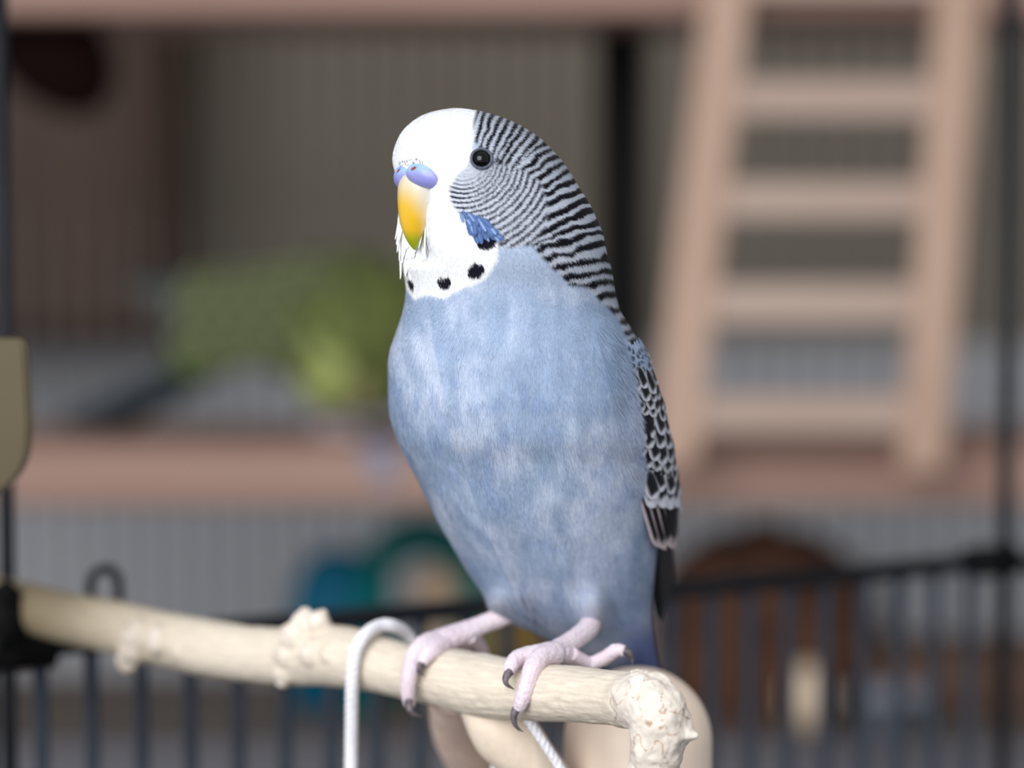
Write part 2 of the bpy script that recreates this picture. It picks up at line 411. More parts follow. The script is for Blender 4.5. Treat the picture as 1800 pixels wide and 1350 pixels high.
bm_obj('bowl', bm, M_cup, t2)
bm = bmesh.new(); tube(bm, [(c[0] + 0.0168 * math.cos(q), c[1] + 0.0168 * 0.85 * math.sin(q), z_tray + 0.017) for q in np.linspace(0, 2 * math.pi, 33)], 0.0013, 8, cap=False)
bm_obj('rim', bm, M_cup, t2)
# dark shell toy under the top beam
dS = 1.19
c = P(82, 108, dS)
t2 = empty('hanging_shell', (c[0], c[1], z_t0), 'very dark brown shell hanging on a cord under the top beam', 'bird toy')
bm = bmesh.new(); Rm = Matrix.Rotation(math.radians(38), 4, 'Y')
ball(bm, (0, 0, 0), 1, 36, 24)
for v in bm.verts:
    q = Vector((v.co.x * 0.030, v.co.y * 0.017, v.co.z * 0.026 * (1 if v.co.z > 0 else 0.65))); q *= 1 + 0.08 * (fbm(np.array([list(q)]) * 300, 3)[0] - .5)
    v.co = Rm.to_3x3() @ q + Vector(c)
bm_obj('shell', bm, M_shell, t2)
bm = bmesh.new(); tube(bm, [(c[0], c[1], z_t0 + .0005), (c[0], c[1], c[2] + 0.008)], 0.0012, 8); bm_obj('cord', bm, M_shell, t2)
# dropping over the shelf's front edge
bm = bmesh.new(); c = P(668, 790, 1.15)
pr = [(0, 0.012, 0.0008, .004), (0, 0.004, 0.001, .006), (0, 0.0, 0.0008, .0075), (0, -0.0012, -0.003, .0075), (0.001, -0.0013, -0.010, .005), (0.002, -0.0012, -0.016, .002)]
L_ = []; 
for x, y, z, wd in pr: L_.append([bm.verts.new((c[0] + x + sx_ * wd, c[1] + y + (0 if sx_ else -0.0007), z_sh + z + (0 if sx_ else 0.0007))) for sx_ in (-1, -.5, 0, .5, 1)])
for i in range(len(L_) - 1):
    for j in range(4): bm.faces.new((L_[i][j], L_[i][j + 1], L_[i + 1][j + 1], L_[i + 1][j]))
r_ = bmesh.ops.solidify(bm, geom=list(bm.faces), thickness=0.0006)
o = bm_obj('dropping', bm, M_lilac); tag(o, 'pale lilac dried smear running over the shelf beam edge', 'dropping')

# ------------------------------------------------------------------ black cage with open top, on a table
A = P(15, 1136, 0.617); B = P(1766, 990, 0.76); z_r = CZ - 0.1045
A[2] = B[2] = z_r
dirv = (B - A); Lr = np.linalg.norm(dirv); dirv /= Lr
nrm = np.array([dirv[1], -dirv[0], 0])            # towards the camera
depth = 0.30; z_base = CZ - 0.33
A0 = A.copy(); A = A - dirv * 0.10; Lr = Lr + 0.10          # the rail runs on past the photo's left edge to the corner
t = empty('bird_cage', ((A + B) / 2 + nrm * depth / 2) * [1, 1, 0] + [0, 0, z_base - 0.002], 'black metal wire cage with open top rail and tall corner rods', 'cage')
def rod(name, a, b, r, m=M_black, parent=t, seg=12):
    bm = bmesh.new(); tube(bm, [a, b], r, seg); return bm_obj(name, bm, m, parent)
E1 = dirv * 0.0
cn = [A, B, B + nrm * depth, A + nrm * depth]
for i in range(4):
    a, b = cn[i].copy(), cn[(i + 1) % 4].copy(); rod('rail', a, b, 0.0026)
    a[2] = b[2] = z_base + 0.012; rod('bottom_rail', a, b, 0.0026)
for i, c in enumerate(cn):
    top = CZ + 0.13 if i < 2 else z_r
    rod('corner_rod', (c[0], c[1], z_base), (c[0], c[1], top), 0.0021 if i else 0.0017)
rod('upright_rod', A0 * [1, 1, 0] + [0, 0, z_base + .012], A0 * [1, 1, 0] + [0, 0, CZ + 0.13], 0.0017)
rod('top_rod', A * [1, 1, 0] + [0, 0, CZ + 0.13], B * [1, 1, 0] + [0, 0, CZ + 0.13], 0.0021)
nb = int(round(Lr / 0.012))
bm = bmesh.new(); tube(bm, [(0, 0, z_base + .012), (0, 0, z_r)], 0.0017, 10); b0 = bm_obj('bar', bm, M_bar, None); b0.parent = t; bmsh = b0.data
for k in range(1, nb):
    p = A + dirv * k * Lr / nb
    ob = b0 if k == 1 else link(bpy.data.objects.new('bar', bmsh), t)
    ob.location = (p[0] - t.location[0], p[1] - t.location[1], -t.location[2])
c = P(172, 1100, 0.632); s_ = np.dot(c - A, dirv); c = A + dirv * s_
bm = bmesh.new(); tube(bm, [c + dirv * 0.0034 * math.cos(q) + np.array([0, 0, 0.0125 + .0036 * math.sin(q)]) if 0 < i < 20 else c + dirv * 0.0034 * (1 if i == 0 else -1) for i, q in enumerate(np.linspace(-0.3, math.pi + .3, 21))], 0.0011, 10)
bm_obj('wire_loop', bm, M_black, t)
bm = bmesh.new(); tube(bm, [A0 - dirv * 0.005, A0 + dirv * 0.010], 0.0050, 16); bm_obj('corner_joint', bm, M_blackmat, t)
bm = bmesh.new(); tube(bm, [B - dirv * 0.012, B + dirv * 0.003], 0.0045, 16); bm_obj('corner_joint', bm, M_blackmat, t)
# base tray
bm = bmesh.new()
mn = np.min([c for c in cn], axis=0); 
a = [Vector((*(q + (-dirv if i in (0, 3) else dirv) * 0.006 + (nrm if i > 1 else -nrm) * 0.006)[:2], z_base - 0.002)) for i, q in enumerate(cn)]
lo = [bm.verts.new(q) for q in a]; hi = [bm.verts.new(q + Vector((0, 0, 0.012))) for q in a]
bm.faces.new(lo); bm.faces.new(hi)
for i in range(4): bm.faces.new((lo[i], lo[(i + 1) % 4], hi[(i + 1) % 4], hi[i]))
bmesh.ops.recalc_face_normals(bm, faces=bm.faces)
bmesh.ops.bevel(bm, geom=list(bm.edges), offset=0.002, segments=2, affect='EDGES')
bm_obj('base_tray', bm, M_blackmat, t, False)
z_tab = z_base - 0.002
t3 = empty('side_table', (0.0, 0.05, 0), 'grey laminate side table under the black cage', 'table')
bm = bmesh.new(); box(bm, (-0.3, -0.32, z_tab - 0.03), (0.3, 0.42, z_tab - 0.0002), 0.004); bm_obj('tabletop', bm, M_table, t3, False)
for x in (-0.27, 0.235):
    for y in (-0.29, 0.35):
        bm = bmesh.new(); box(bm, (x, y, 0), (x + 0.035, y + 0.035, z_tab - 0.03), 0.003); bm_obj('leg', bm, M_table, t3, False)
# olive tan panel hooked on the near-left corner rod
bm = bmesh.new()
dP = 0.556
xr = P(54, 740, dP)[0]; zt = zat(594, dP); zb = zat(893, dP); xl = xr - 0.034
out = []
def arc(cx, cz, r, a0, a1, n=8): return [(cx + r * math.cos(math.radians(q)), cz + r * math.sin(math.radians(q))) for q in np.linspace(a0, a1, n)]
out += arc(xr - 0.0024, zt - 0.002, 0.0020, 80, 0)
out += [(xr + 0.0002, (zt + zb) / 2)] + arc(xr - 0.0118, zb + 0.0135, 0.0118, 0, -62, 10)
out += arc(xl + 0.01, zb - 0.004, 0.01, -90, -180) + arc(xl + 0.002, zt - 0.002, 0.002, 180, 90)
yy = dP - 0.5
fa = [bm.verts.new((x, yy - 0.002, z)) for x, z in out]; fb = [bm.verts.new((x, yy + 0.002, z)) for x, z in out]
bm.faces.new(fa); bm.faces.new(fb[::-1])
for i in range(len(out)): bm.faces.new((fa[i], fb[i], fb[(i + 1) % len(out)], fa[(i + 1) % len(out)]))
bmesh.ops.recalc_face_normals(bm, faces=bm.faces)
bmesh.ops.bevel(bm, geom=[e for e in bm.edges if len(e.link_faces) == 2 and e.calc_face_angle(0) > 0.9], offset=0.0007, segments=2, affect='EDGES')
t4 = empty('hanging_plaque', (xr - .017, yy, zb - .004), 'olive tan rounded plaque hooked to an upright rod of the cage', 'plaque')
bm_obj('plaque', bm, M_olive, t4, False)
bm = bmesh.new(); tube(bm, [(xr - .010, yy + .001, zt - .006), (A0[0] + .0001, A0[1], zt - .006)], 0.0016, 10); bm_obj('hook', bm, M_black, t4)


# ------------------------------------------------------------------ branch perch
def dbr(x): return 0.503 + (940 - x) * 0.000115
axis = [(-40, 1052, 44), (40, 1066, 43), (120, 1087, 45), (200, 1102, 47), (280, 1122, 48), (360, 1138, 50), (440, 1150, 50), (512, 1154, 52), (580, 1152, 55), (640, 1161, 53), (708, 1179, 48), (774, 1190, 53), (852, 1206, 57), (949, 1217, 51), (1008, 1220, 50), (1070, 1226, 49), (1120, 1230, 50)]
ax_s = catmull(axis, 90)
bpts = np.array([P(x, y, dbr(x)) for x, y, r in ax_s]); brad = np.array([r * dbr(x) / FPX for x, y, r in ax_s])
bm = bmesh.new(); tube(bm, bpts, brad, 24)
# elbow: stub turning down, with a torn pointed knob
dk = dbr(1150)
def px_tube(pts, d, bm_, n=14, seg=16):
    c_ = catmull([(x, y, dd, r) for x, y, dd, r in pts], n)
    tube(bm_, [P(q[0], q[1], q[2]) for q in c_], [q[3] * q[2] / FPX for q in c_], seg)
px_tube([(1095, 1232, dbr(1095), 48), (1135, 1237, dk - .001, 52), (1158, 1262, dk - .002, 56), (1155, 1310, dk - .002, 50), (1145, 1365, dk, 44), (1142, 1460, dk + .003, 42)], 0, bm, 20, 20)
px_tube([(1160, 1262, dk - .002, 50), (1190, 1278, dk - .003, 34), (1214, 1290, dk - .004, 16), (1228, 1294, dk - .005, 4)], 0, bm)
px_tube([(1120, 1215, dk, 40), (1158, 1205, dk - .001, 24), (1180, 1215, dk - .002, 10)], 0, bm)
px_tube([(1180, 1240, dk - .002, 26), (1206, 1262, dk - .003, 12), (1216, 1284, dk - .004, 5)], 0, bm)
# knots
for (x, y, r, dd) in [(537, 1102, 31, -.003), (562, 1094, 22, -.003), (522, 1122, 31, -.005), (508, 1152, 28, -.006), (501, 1180, 23, -.006), (498, 1196, 14, -.006), (555, 1148, 30, -.006), (585, 1150, 24, -.006),
                      (245, 1118, 34, -.006), (235, 1142, 30, -.007), (226, 1160, 24, -.007), (285, 1126, 30, -.006), (318, 1142, 24, -.006), (568, 1080, 11, -.003), (538, 1080, 14, -.003)]:
    d0 = dbr(x) + dd; ball(bm, P(x, y, d0), r * d0 / FPX, 16, 10)
# torn chips on the stub
for (x, y, r, dd) in [(1128, 1195, 12, -.004), (1150, 1200, 12, -.005), (1172, 1222, 10, -.006), (1195, 1250, 10, -.005), (1180, 1310, 14, -.004), (1200, 1300, 11, -.004), (1145, 1262, 16, -.006), (1165, 1290, 14, -.006)]:
    d0 = dk + dd * .6; ball(bm, P(x, y, d0), (r * 1.3 * d0 / FPX, r * d0 / FPX, r * .8 * d0 / FPX), 12, 8)
v, nn, f = remesh(bm, 0.00028, 5)
# along / around coordinates for grain
idx = np.empty(len(v), int)
for a_ in range(0, len(v), 20000): idx[a_:a_ + 20000] = np.argmin(((v[a_:a_ + 20000, None, :] - bpts[None]) ** 2).sum(-1), 1)
seg_len = np.concatenate([[0], np.cumsum(np.linalg.norm(np.diff(bpts, axis=0), axis=1))])
rel = v - bpts[idx]; tang = np.gradient(bpts, axis=0); tang /= np.linalg.norm(tang, axis=1)[:, None]
along = seg_len[idx] + (rel * tang[idx]).sum(1)
e1 = np.cross(tang[idx], [0, 0, 1.0]); e1 /= np.linalg.norm(e1, axis=1)[:, None]; e2 = np.cross(e1, tang[idx])
ang = np.arctan2((rel * e2).sum(1), (rel * e1).sum(1)); rr_ = np.linalg.norm(rel, axis=1) / brad[idx]
g = np.stack([along * 260, np.cos(ang) * 16, np.sin(ang) * 16], 1)
grain = fbm(g, 4, 3); lump = fbm(v * 420, 9, 3); fine = fbm(v * 1500, 19, 2)
rough_zone = np.clip(ss(1.08, 1.3, rr_) + ss(-0.0005, 0.003, along - seg_len[-1] + 0.002), 0, 1)
v = v + nn * ((grain - 0.5) * 0.00022 * (1 - rough_zone) + (lump - .5)[:] * 0.0008 * rough_zone + (fine - .5) * 0.00022 * rough_zone + (lump - .5) * 0.0003)[:, None]
cw = lin((217, 204, 187))[None] * (1 + (grain - .5)[:, None] * 0.42 * (1 - rough_zone[:, None]))
cw = cw * (1 - rough_zone[:, None]) + rough_zone[:, None] * (lin((222, 211, 199))[None] * (1 + (lump - .5)[:, None] * .35))
vein = (np.abs(fbm(v * 260 + 40, 31, 3) - 0.5) < 0.012) & (rough_zone > .4)
cw[vein] *= np.array([0.62, .5, .42])
left = ss(0.09, 0.01, along)[:, None]; cw = cw * (1 - left * (1 - lin((132, 116, 88)) / lin((217, 204, 187))))      # darker and more olive towards the left end
t = empty('branch_perch', P(1120, 1240, dbr(1120)), 'long peeled pale branch perch with knots, clamped to the cage', 'perch')
perch = t
mesh_np('branch', v, f, M_branch, t, cols=np.clip(cw, 0, 1))
# forked side branches below
def side(name, pts, tint, seed):
    bm = bmesh.new(); px_tube(pts, 0, bm, 24, 24); v, nn, f = remesh(bm, 0.0004, 3)
    gg = fbm(v * [500, 500, 60], seed, 3); v = v + nn * ((fbm(v * 200, seed + 2) - .5) * .0005)[:, None]
    mesh_np(name, v, f, M_branch, t, cols=lin(tint)[None] * (1 + (gg - .5)[:, None] * .25))
side('side_branch', [(845, 1225, dbr(845) + .002, 46), (885, 1285, .516, 58), (935, 1345, .517, 50), (985, 1420, .52, 46), (1040, 1540, .526, 44)], (228, 210, 190), 41)
side('side_branch', [(800, 1205, dbr(800) + .006, 50), (822, 1275, .552, 66), (850, 1350, .566, 62), (885, 1470, .58, 58), (920, 1640, .60, 54)], (236, 208, 192), 47)
# clamp at the rod
bm = bmesh.new(); p0 = P(10, 1085, dbr(8) - .008); ball(bm, p0, (0.0052, 0.0055, 0.0075), 20, 14); tube(bm, [p0, A0 + [0, 0, p0[2] - A0[2]]], 0.0042, 14)
for sg in (-1, 1): ball(bm, p0 + np.array([sg * .001, -.004, sg * .0055]), (.0018, .0015, .0035), 12, 8)
o = bm_obj('clamp', bm, M_blackmat, t); o['label'] = 'black clamp holding the branch to the rod'
# thick domed post behind the branch tip
bm = bmesh.new(); dpp = 0.531; pc = P(1121, 1302, dpp); Rp = 132 * dpp / FPX
prof = [(Rp * math.cos(a), Rp * math.sin(a) * 1.0) for a in np.linspace(0, math.pi / 2 - .02, 20)]
rings = [[bm.verts.new((pc[0] + Rp * math.cos(q), pc[1] + Rp * math.sin(q), z_base + 0.0102)) for q in np.linspace(0, 2 * math.pi, 64, endpoint=False)]]
for r_, zz in prof: rings.append([bm.verts.new((pc[0] + r_ * math.cos(q), pc[1] + r_ * math.sin(q), pc[2] + zz)) for q in np.linspace(0, 2 * math.pi, 64, endpoint=False)])
for i in range(len(rings) - 1):
    for j in range(64): bm.faces.new((rings[i][j], rings[i][(j + 1) % 64], rings[i + 1][(j + 1) % 64], rings[i + 1][j]))
bm.faces.new(rings[-1]); bm.faces.new(rings[0][::-1])
o = bm_obj('wooden_post', bm, M_dowel); tag(o, 'thick smooth cream wooden post with domed top behind the branch tip', 'post')

# ------------------------------------------------------------------ cotton strings
def cord(name, pts, r, label, group=None, strands=True):
    c_ = catmull(pts, 90)
    w_ = [P(q[0], q[1], q[2]) for q in c_]
    t_ = empty(name, w_[-1], label, 'string', group)
    pts_ = np.array(w_); tg = np.gradient(pts_, axis=0); tg /= np.linalg.norm(tg, axis=1)[:, None]
    ln = np.concatenate([[0], np.cumsum(np.linalg.norm(np.diff(pts_, axis=0), axis=1))])
    a_ = np.cross(tg, [0.3, 1.0, 0.2]); a_ /= np.linalg.norm(a_, axis=1)[:, None]; b_ = np.cross(tg, a_)
    nn_ = 400; li = np.linspace(0, ln[-1], nn_)
    ip = lambda z: np.stack([np.interp(li, ln, z[:, k]) for k in range(3)], 1)
    p2, a2, b2 = ip(pts_), ip(a_), ip(b_)
    for k in range(3):
        ph = li / 0.0042 * 2 * math.pi + k * 2.094
        q = p2 + (a2 * np.cos(ph)[:, None] + b2 * np.sin(ph)[:, None]) * r * 0.30
        bm = bmesh.new(); tube(bm, q, r * 0.74, 10); bm_obj('strand', bm, M_cotton, t_)
    return t_
d6 = dbr(640)
cord('cotton_string', [(735, 1150, d6 + .004), (716, 1116, d6 + .002), (690, 1100, d6 - .002), (665, 1101, d6 - .004), (640, 1118, d6 - .0075), (624, 1150, d6 - .0085), (619, 1200, d6 - .008), (618, 1260, d6 - .006), (617, 1340, d6 - .004), (616, 1500, d6 - .004), (616, 1800, d6 - .004)], 0.00125,
     'white cotton string looped over the branch between knot and foot')
d9 = dbr(870)
cord('cotton_string', [(905, 1205, d9 - .0075), (912, 1240, d9 - .007), (930, 1268, d9 - .0065), (955, 1305, d9 - .006), (990, 1360, d9 - .005), (1030, 1440, d9 - .005), (1060, 1560, d9 - .005)], 0.0009,
     'thin white string slanting down over the forked side branch')
cord('cotton_string', [(850, 1200, d9 + .012), (866, 1240, d9 + .016), (871, 1290, d9 + .0165), (872, 1350, d9 + .0165), (872, 1480, d9 + .017), (872, 1760, d9 + .018)], 0.0010,
     'white string hanging straight down behind the forked side branch')

# ------------------------------------------------------------------ blue budgerigar
PX = 1.0e-4
BR = np.array([  # row, left, right, distance behind the focus plane
 (191.5, 800, 800, .0), (193, 783, 824, .0), (197, 763, 846, .0), (203, 745, 868, .0), (211, 731, 891, .0), (220, 719.5, 911, .0), (232, 708, 931, .0),
 (246, 700, 951, .0), (262, 694, 967, .0), (280, 691, 984, .0), (298, 694, 997, .0), (312, 700, 1006, .0), (332, 706, 1018, .0), (355, 705, 1033, .0003),
 (384, 700, 1047, .0006), (416, 699, 1060, .001), (447, 702, 1066, .0015), (476, 709, 1075, .0025), (510, 714, 1080, .004), (545, 709, 1089, .0055), (585, 696, 1113, .008),
 (616, 685, 1126, .0095), (653, 680.5, 1139, .011), (704, 682, 1152, .013), (739, 687, 1157, .0145), (776, 698, 1161, .016), (807, 713, 1162, .018), (841, 732, 1164, .0195),
 (878, 750, 1163, .021), (916, 768, 1160, .023), (960, 794, 1156, .0255), (1000, 819, 1152, .028), (1040, 846, 1148, .031), (1070, 872, 1146, .034), (1095, 905, 1147, .0365),
 (1118, 950, 1149, .0395), (1140, 1000, 1152, .042), (1170, 1055, 1155, .0455), (1210, 1090, 1158, .05), (1250, 1110, 1158, .054)])
tt = np.sqrt(BR[:, 0] - 191.5)
yd = np.linspace(0, math.sqrt(1250 - 191.5), 1500)
_l, _r, _d = (pchip(tt, BR[:, k], yd) for k in (1, 2, 3))
ker = np.exp(-np.linspace(-2, 2, 41) ** 2); ker /= ker.sum()
def sm_(a):
    p = np.concatenate([2 * a[0] - a[20:0:-1], a, 2 * a[-1] - a[-2:-22:-1]]); return np.convolve(p, ker, 'valid')
_l, _r, _d = sm_(_l), sm_(_r), sm_(_d)
def rowq(y):
    q = np.sqrt(np.clip(np.asarray(y, float) - 191.5, 0, None)); l, r, d = (np.interp(q, yd, a) for a in (_l, _r, _d))
    return (l + r) / 2, np.maximum((r - l) / 2, 0.4), d
YAWH, YAWB = math.radians(60), math.radians(35)
def yawq(y): return YAWH + (YAWB - YAWH) * ss(420, 680, np.asarray(y, float))
def mirror(y, az):
    """azimuth folded onto the bird's left side (symmetry plane at -yaw)"""
    yw = yawq(y); rel = (az + yw + math.pi) % (2 * math.pi) - math.pi
    return np.abs(rel) - yw, np.where(rel < 0, -1.0, 1.0)
def bump(y, az):
    xc, w_, d = rowq(y); am, sg = mirror(y, az); sx = xc + w_ * np.sin(am)
    b = 13 * np.exp(-((y - 1052) / 34) ** 2 - ((sx - 1030) / 26) ** 2) * (np.cos(am) > -.2)
    rel = (az + math.pi) % (2 * math.pi) - math.pi
    sxr = xc + w_ * np.sin(rel)
    b = b * 0 + 26 * np.exp(-((y - 1058) / 34) ** 2 - ((sxr - 1034) / 23) ** 2) * (np.cos(rel) > 0) + 18 * np.exp(-((y - 1056) / 28) ** 2 - ((sxr - 886) / 24) ** 2) * (np.cos(rel) > 0)
    b = b - 26 * np.exp(-((am + yawq(y)) / .24) ** 2) * ss(312, 340, y) * ss(480, 445, y)
    return b
def S(y, az, lift=0.0):
    """surface point of the body; az 0 faces the camera, +90 deg = image right"""
    xc, w_, d = rowq(y); k = (0.5 + d) / FPX * 1e4 / 1.0
    q = np.stack([xc, np.asarray(y, float)], -1)
    dd = 0.5 + d
    r0 = FWD * FPX + RIGHT * (q[..., 0:1] - 900) + UP * (675 - q[..., 1:2])
    c = CAM + r0 * (dd[..., None] / r0[..., 1:2])
    R = (w_ + bump(y, az) * ss(0, 40, w_) + lift) * dd / FPX
    xyz = np.asarray(y)[..., None] * 0
    low = fbm(np.stack([np.asarray(y) * .018, np.sin(az) * 4, np.cos(az) * 4], -1), 5, 2) - .5
    R = R + low * 4 * PX * ss(560, 640, np.asarray(y, float))
    return c + R[..., None] * (np.sin(az)[..., None] * RIGHT - np.cos(az)[..., None] * FWD)
def frame(y, az):
    y = np.asarray(y, float); az = np.asarray(az, float)
    p = S(y, az); ey = S(y + 1.5, az) - S(np.maximum(y - 1.5, 191.6), az); ea = S(y, az + .01) - S(y, az - .01)
    ey /= np.linalg.norm(ey, axis=-1)[..., None] + 1e-12; ea /= np.linalg.norm(ea, axis=-1)[..., None] + 1e-12
    n = np.cross(ey, ea); n /= np.linalg.norm(n, axis=-1)[..., None] + 1e-12
    return p, ey, ea, n
def poly_dist(px_, py_, pl):
    """nearest point on polyline: distance, arc length, signed side"""
    pl = np.array(pl, float); best = np.full(px_.shape, 1e9); arc = np.zeros(px_.shape); side = np.zeros(px_.shape); tx = np.zeros(px_.shape); ty = np.zeros(px_.shape); s0 = 0
    for a, b in zip(pl[:-1], pl[1:]):
        d = b - a; L = np.hypot(*d); u = d / L
        t_ = np.clip((px_ - a[0]) * u[0] + (py_ - a[1]) * u[1], 0, L)
        qx, qy = a[0] + u[0] * t_, a[1] + u[1] * t_; ds = np.hypot(px_ - qx, py_ - qy); m = ds < best
        best = np.where(m, ds, best); arc = np.where(m, s0 + t_, arc); side = np.where(m, (px_ - a[0]) * u[1] - (py_ - a[1]) * u[0], side)
        tx = np.where(m, u[0], tx); ty = np.where(m, u[1], ty); s0 += L
    return best, arc, side, tx, ty
OUTL = catmull([(780, 188), (822, 192), (845, 196), (874, 204), (914, 221), (949, 243), (966, 259), (992, 290), (1018, 331), (1047, 383), (1062, 425), (1076, 476), (1084, 520), (1099, 557), (1125, 610), (1145, 660)], 60)
NAPE_LOW = [(880, 330), (915, 385), (925, 425), (945, 450), (965, 475), (997, 503), (1030, 512), (1058, 538), (1080, 562), (1100, 600), (1112, 640), (1120, 700)]
BIB = [(842, 150), (838, 200), (834, 250), (829, 292), (806, 318), (790, 340), (792, 360), (806, 382), (826, 398), (850, 418), (876, 436), (874, 470), (857, 496), (806, 518), (784, 530), (740, 522), (690, 520), (600, 515)]
CHEEK_TOP = [(700, 230), (830, 288), (868, 296), (915, 305), (950, 325), (963, 360), (962, 410), (930, 445)]
WHITE = lin((246, 247, 250)); BLUE = lin((156, 175, 203)); PALE = lin((190, 201, 222)); BLK = lin((18, 18, 26)); DEEP = lin((114, 140, 188))
SPOTS = [(838, 484, 15.5, 13), (785, 505, 12, 10), (857, 436, 15, 12)]
def colour(y, az, jit=0.0):
    """plumage colours in the bird's own (row, azimuth) frame, mirrored across its symmetry plane"""
    y = np.asarray(y, float); xc, w_, d = rowq(y); am, sg = mirror(y, az); sx = xc + w_ * np.sin(am); back = np.cos(am) < 0
    wx = (fbm(np.stack([sx * .02, y * .02, sg * 2], -1), 90, 2) - .5) * 60
    n1 = fbm(np.stack([(sx + wx + y * .35) * .011, (y + wx * .7 - sx * .3) * .013, sg * 3 + back * 7], -1), 21, 5); n2 = fbm(np.stack([sx * .05, y * .02, sg * 3], -1), 25, 2)
    n3 = fbm(np.stack([sx * .05, y * .05, sg * 5], -1), 77, 2)
    # blue breast with pale clouds
    cl = ss(.38, .72, n1 * .8 + n2 * .2)
    c = BLUE[None] * (1 - cl[:, None]) + PALE[None] * cl[:, None]
    c = c * (1 + (n2 - .5)[:, None] * .22)
    deep = ss(880, 1080, y) * .12 + ss(.58, .75, fbm(np.stack([sx * .05, y * .035, sg * 9], -1), 55, 2)) * ss(560, 700, y) * .28 
    c = c * (1 - deep[:, None]) + DEEP[None] * deep[:, None]
    rump = (ss(1060, 1130, y) * ss(1070, 1120, sx) * .85)[:, None]; c = c * (1 - rump) + lin((78, 98, 158))[None] * rump
    th = np.exp(-((y - 1062) / 34) ** 2) * (np.exp(-((sx - 1032) / 22) ** 2) + np.exp(-((xc + w_ * np.sin(az) - 885) / 24) ** 2) * (np.cos(az) > 0))
    th = np.clip(th * .8, 0, 1)[:, None]; c = c * (1 - th) + lin((206, 212, 226))[None] * th
    # paler neck side
    nk = ss(560, 470, y)[:, None] * .55; c = c * (1 - nk) + PALE[None] * nk
    # striped crown, nape and mantle
    dist, arc, side, tx, ty = poly_dist(sx, y, OUTL)
    arc = np.where(back, arc, arc)
    Ls = np.linspace(0, 700, 700); ph = np.cumsum((Ls[1] - Ls[0]) / (14.5 + 8 * ss(120, 420, Ls)))
    phase = np.interp(arc, Ls, ph) + (n3 - .5) * .55
    st = .5 + .5 * np.sin(2 * math.pi * phase); dark = ss(.34, .52, st + (n2 - .5) * .35)
    shade = ss(90, 10, dist) * .15
    nape = BLK[None] * dark[:, None] + lin((190, 196, 209))[None] * (1 - dark[:, None])
    dl, _, sl, _, _ = poly_dist(sx, y, NAPE_LOW)
    inn = ss(-5, 3, sl + (n2 - .5) * 10) * ss(680, 610, y); inn = np.where(back & (y < 600), 1.0, inn)
    crown = ss(824, 836, sx + (y - 240) * .12 + (n3 - .5) * 14)
    inn = inn * crown
    c = c * (1 - inn[:, None]) + nape * inn[:, None]
    # finely barred cheek
    dc, _, sc, _, _ = poly_dist(sx, y, CHEEK_TOP)
    cheek = (sc < 0) & (y < 452) & (y > 285) & (~back)
    r = np.hypot(sx - 818, (y - 292)); an = np.arctan2(y - 292, sx - 818)
    pr = 7.0 + 4.6 * ss(25, 150, r); Rs = np.linspace(0, 300, 600); pq = np.cumsum((Rs[1] - Rs[0]) / (7.0 + 4.6 * ss(25, 150, Rs)))
    cst = .5 + .5 * np.sin(2 * math.pi * (np.interp(r, Rs, pq) + (n3 - .5) * .22))
    cd_ = ss(.46, .64, cst)
    cd_ = cd_ * ss(25, 60, r) ** .6
    cheekc = lin((194, 199, 211))[None] * (1 - cd_[:, None]) + lin((46, 44, 58))[None] * cd_[:, None]
    cm = cheek * ss(0, 7, dc) * ss(448, 436, y + (n3 - .5) * 16)
    c = c * (1 - cm[:, None]) + cheekc * cm[:, None]
    # white mask and bib
    db, _, sb, _, _ = poly_dist(sx, y, BIB)
    wm = ss(-4, 4, -sb + (n2 - .5) * 9) * (~back)
    c = c * (1 - wm[:, None]) + WHITE[None] * wm[:, None]
    # colours darkened softly round the eye, fading outward
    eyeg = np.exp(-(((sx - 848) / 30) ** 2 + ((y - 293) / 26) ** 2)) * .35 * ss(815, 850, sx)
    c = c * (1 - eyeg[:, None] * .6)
    # throat spots (a heart-shaped one in the middle)
    for x0, y0, rx, ry in SPOTS:
        u = (sx - x0) / rx + (n3 - .5) * .5; v_ = (y - y0) / ry
        q = u ** 2 + (v_ + (0.35 * np.abs(u) if x0 == 785 else .1 * u) ) ** 2
        m = (q < 1) & (~back); c[m] = lin((26, 24, 36))
    return np.clip(c, 0, 1)
def flow(y, az):
    """feather direction (row, azimuth components)"""
    y = np.asarray(y, float); xc, w_, d = rowq(y); am, sg = mirror(y, az); sx = xc + w_ * np.sin(am); back = np.cos(am) < 0
    dist, arc, side, tx, ty = poly_dist(sx, y, OUTL)
    fx, fy = tx, ty
    r = np.hypot(sx - 800, y - 285) + 1e-6
    chk = ss(300, 340, y) * ss(470, 430, y) * (~back)
    fx = fx * (1 - chk) + chk * (sx - 800) / r; fy = fy * (1 - chk) + chk * (y - 285) / r
    face = ss(850, 810, sx) * (~back) * ss(470, 430, y); rf = np.hypot(sx - 716, y - 315) + 1e-6
    fx = fx * (1 - face) + face * (sx - 716) / rf; fy = fy * (1 - face) + face * (y - 315) / rf
    bod = ss(430, 520, y) * (1 - ss(0, 1, (sx > 1000) * ss(560, 480, y)))
    fx = fx * (1 - bod) + bod * 0.12 * np.sin(am); fy = fy * (1 - bod) + bod
    fx = np.where(back, fx * .2, fx)
    return fy, fx * sg
bird = empty('budgerigar', P(930, 1165, 0.504), 'blue budgerigar with white face and barred head perched on the branch', 'bird')
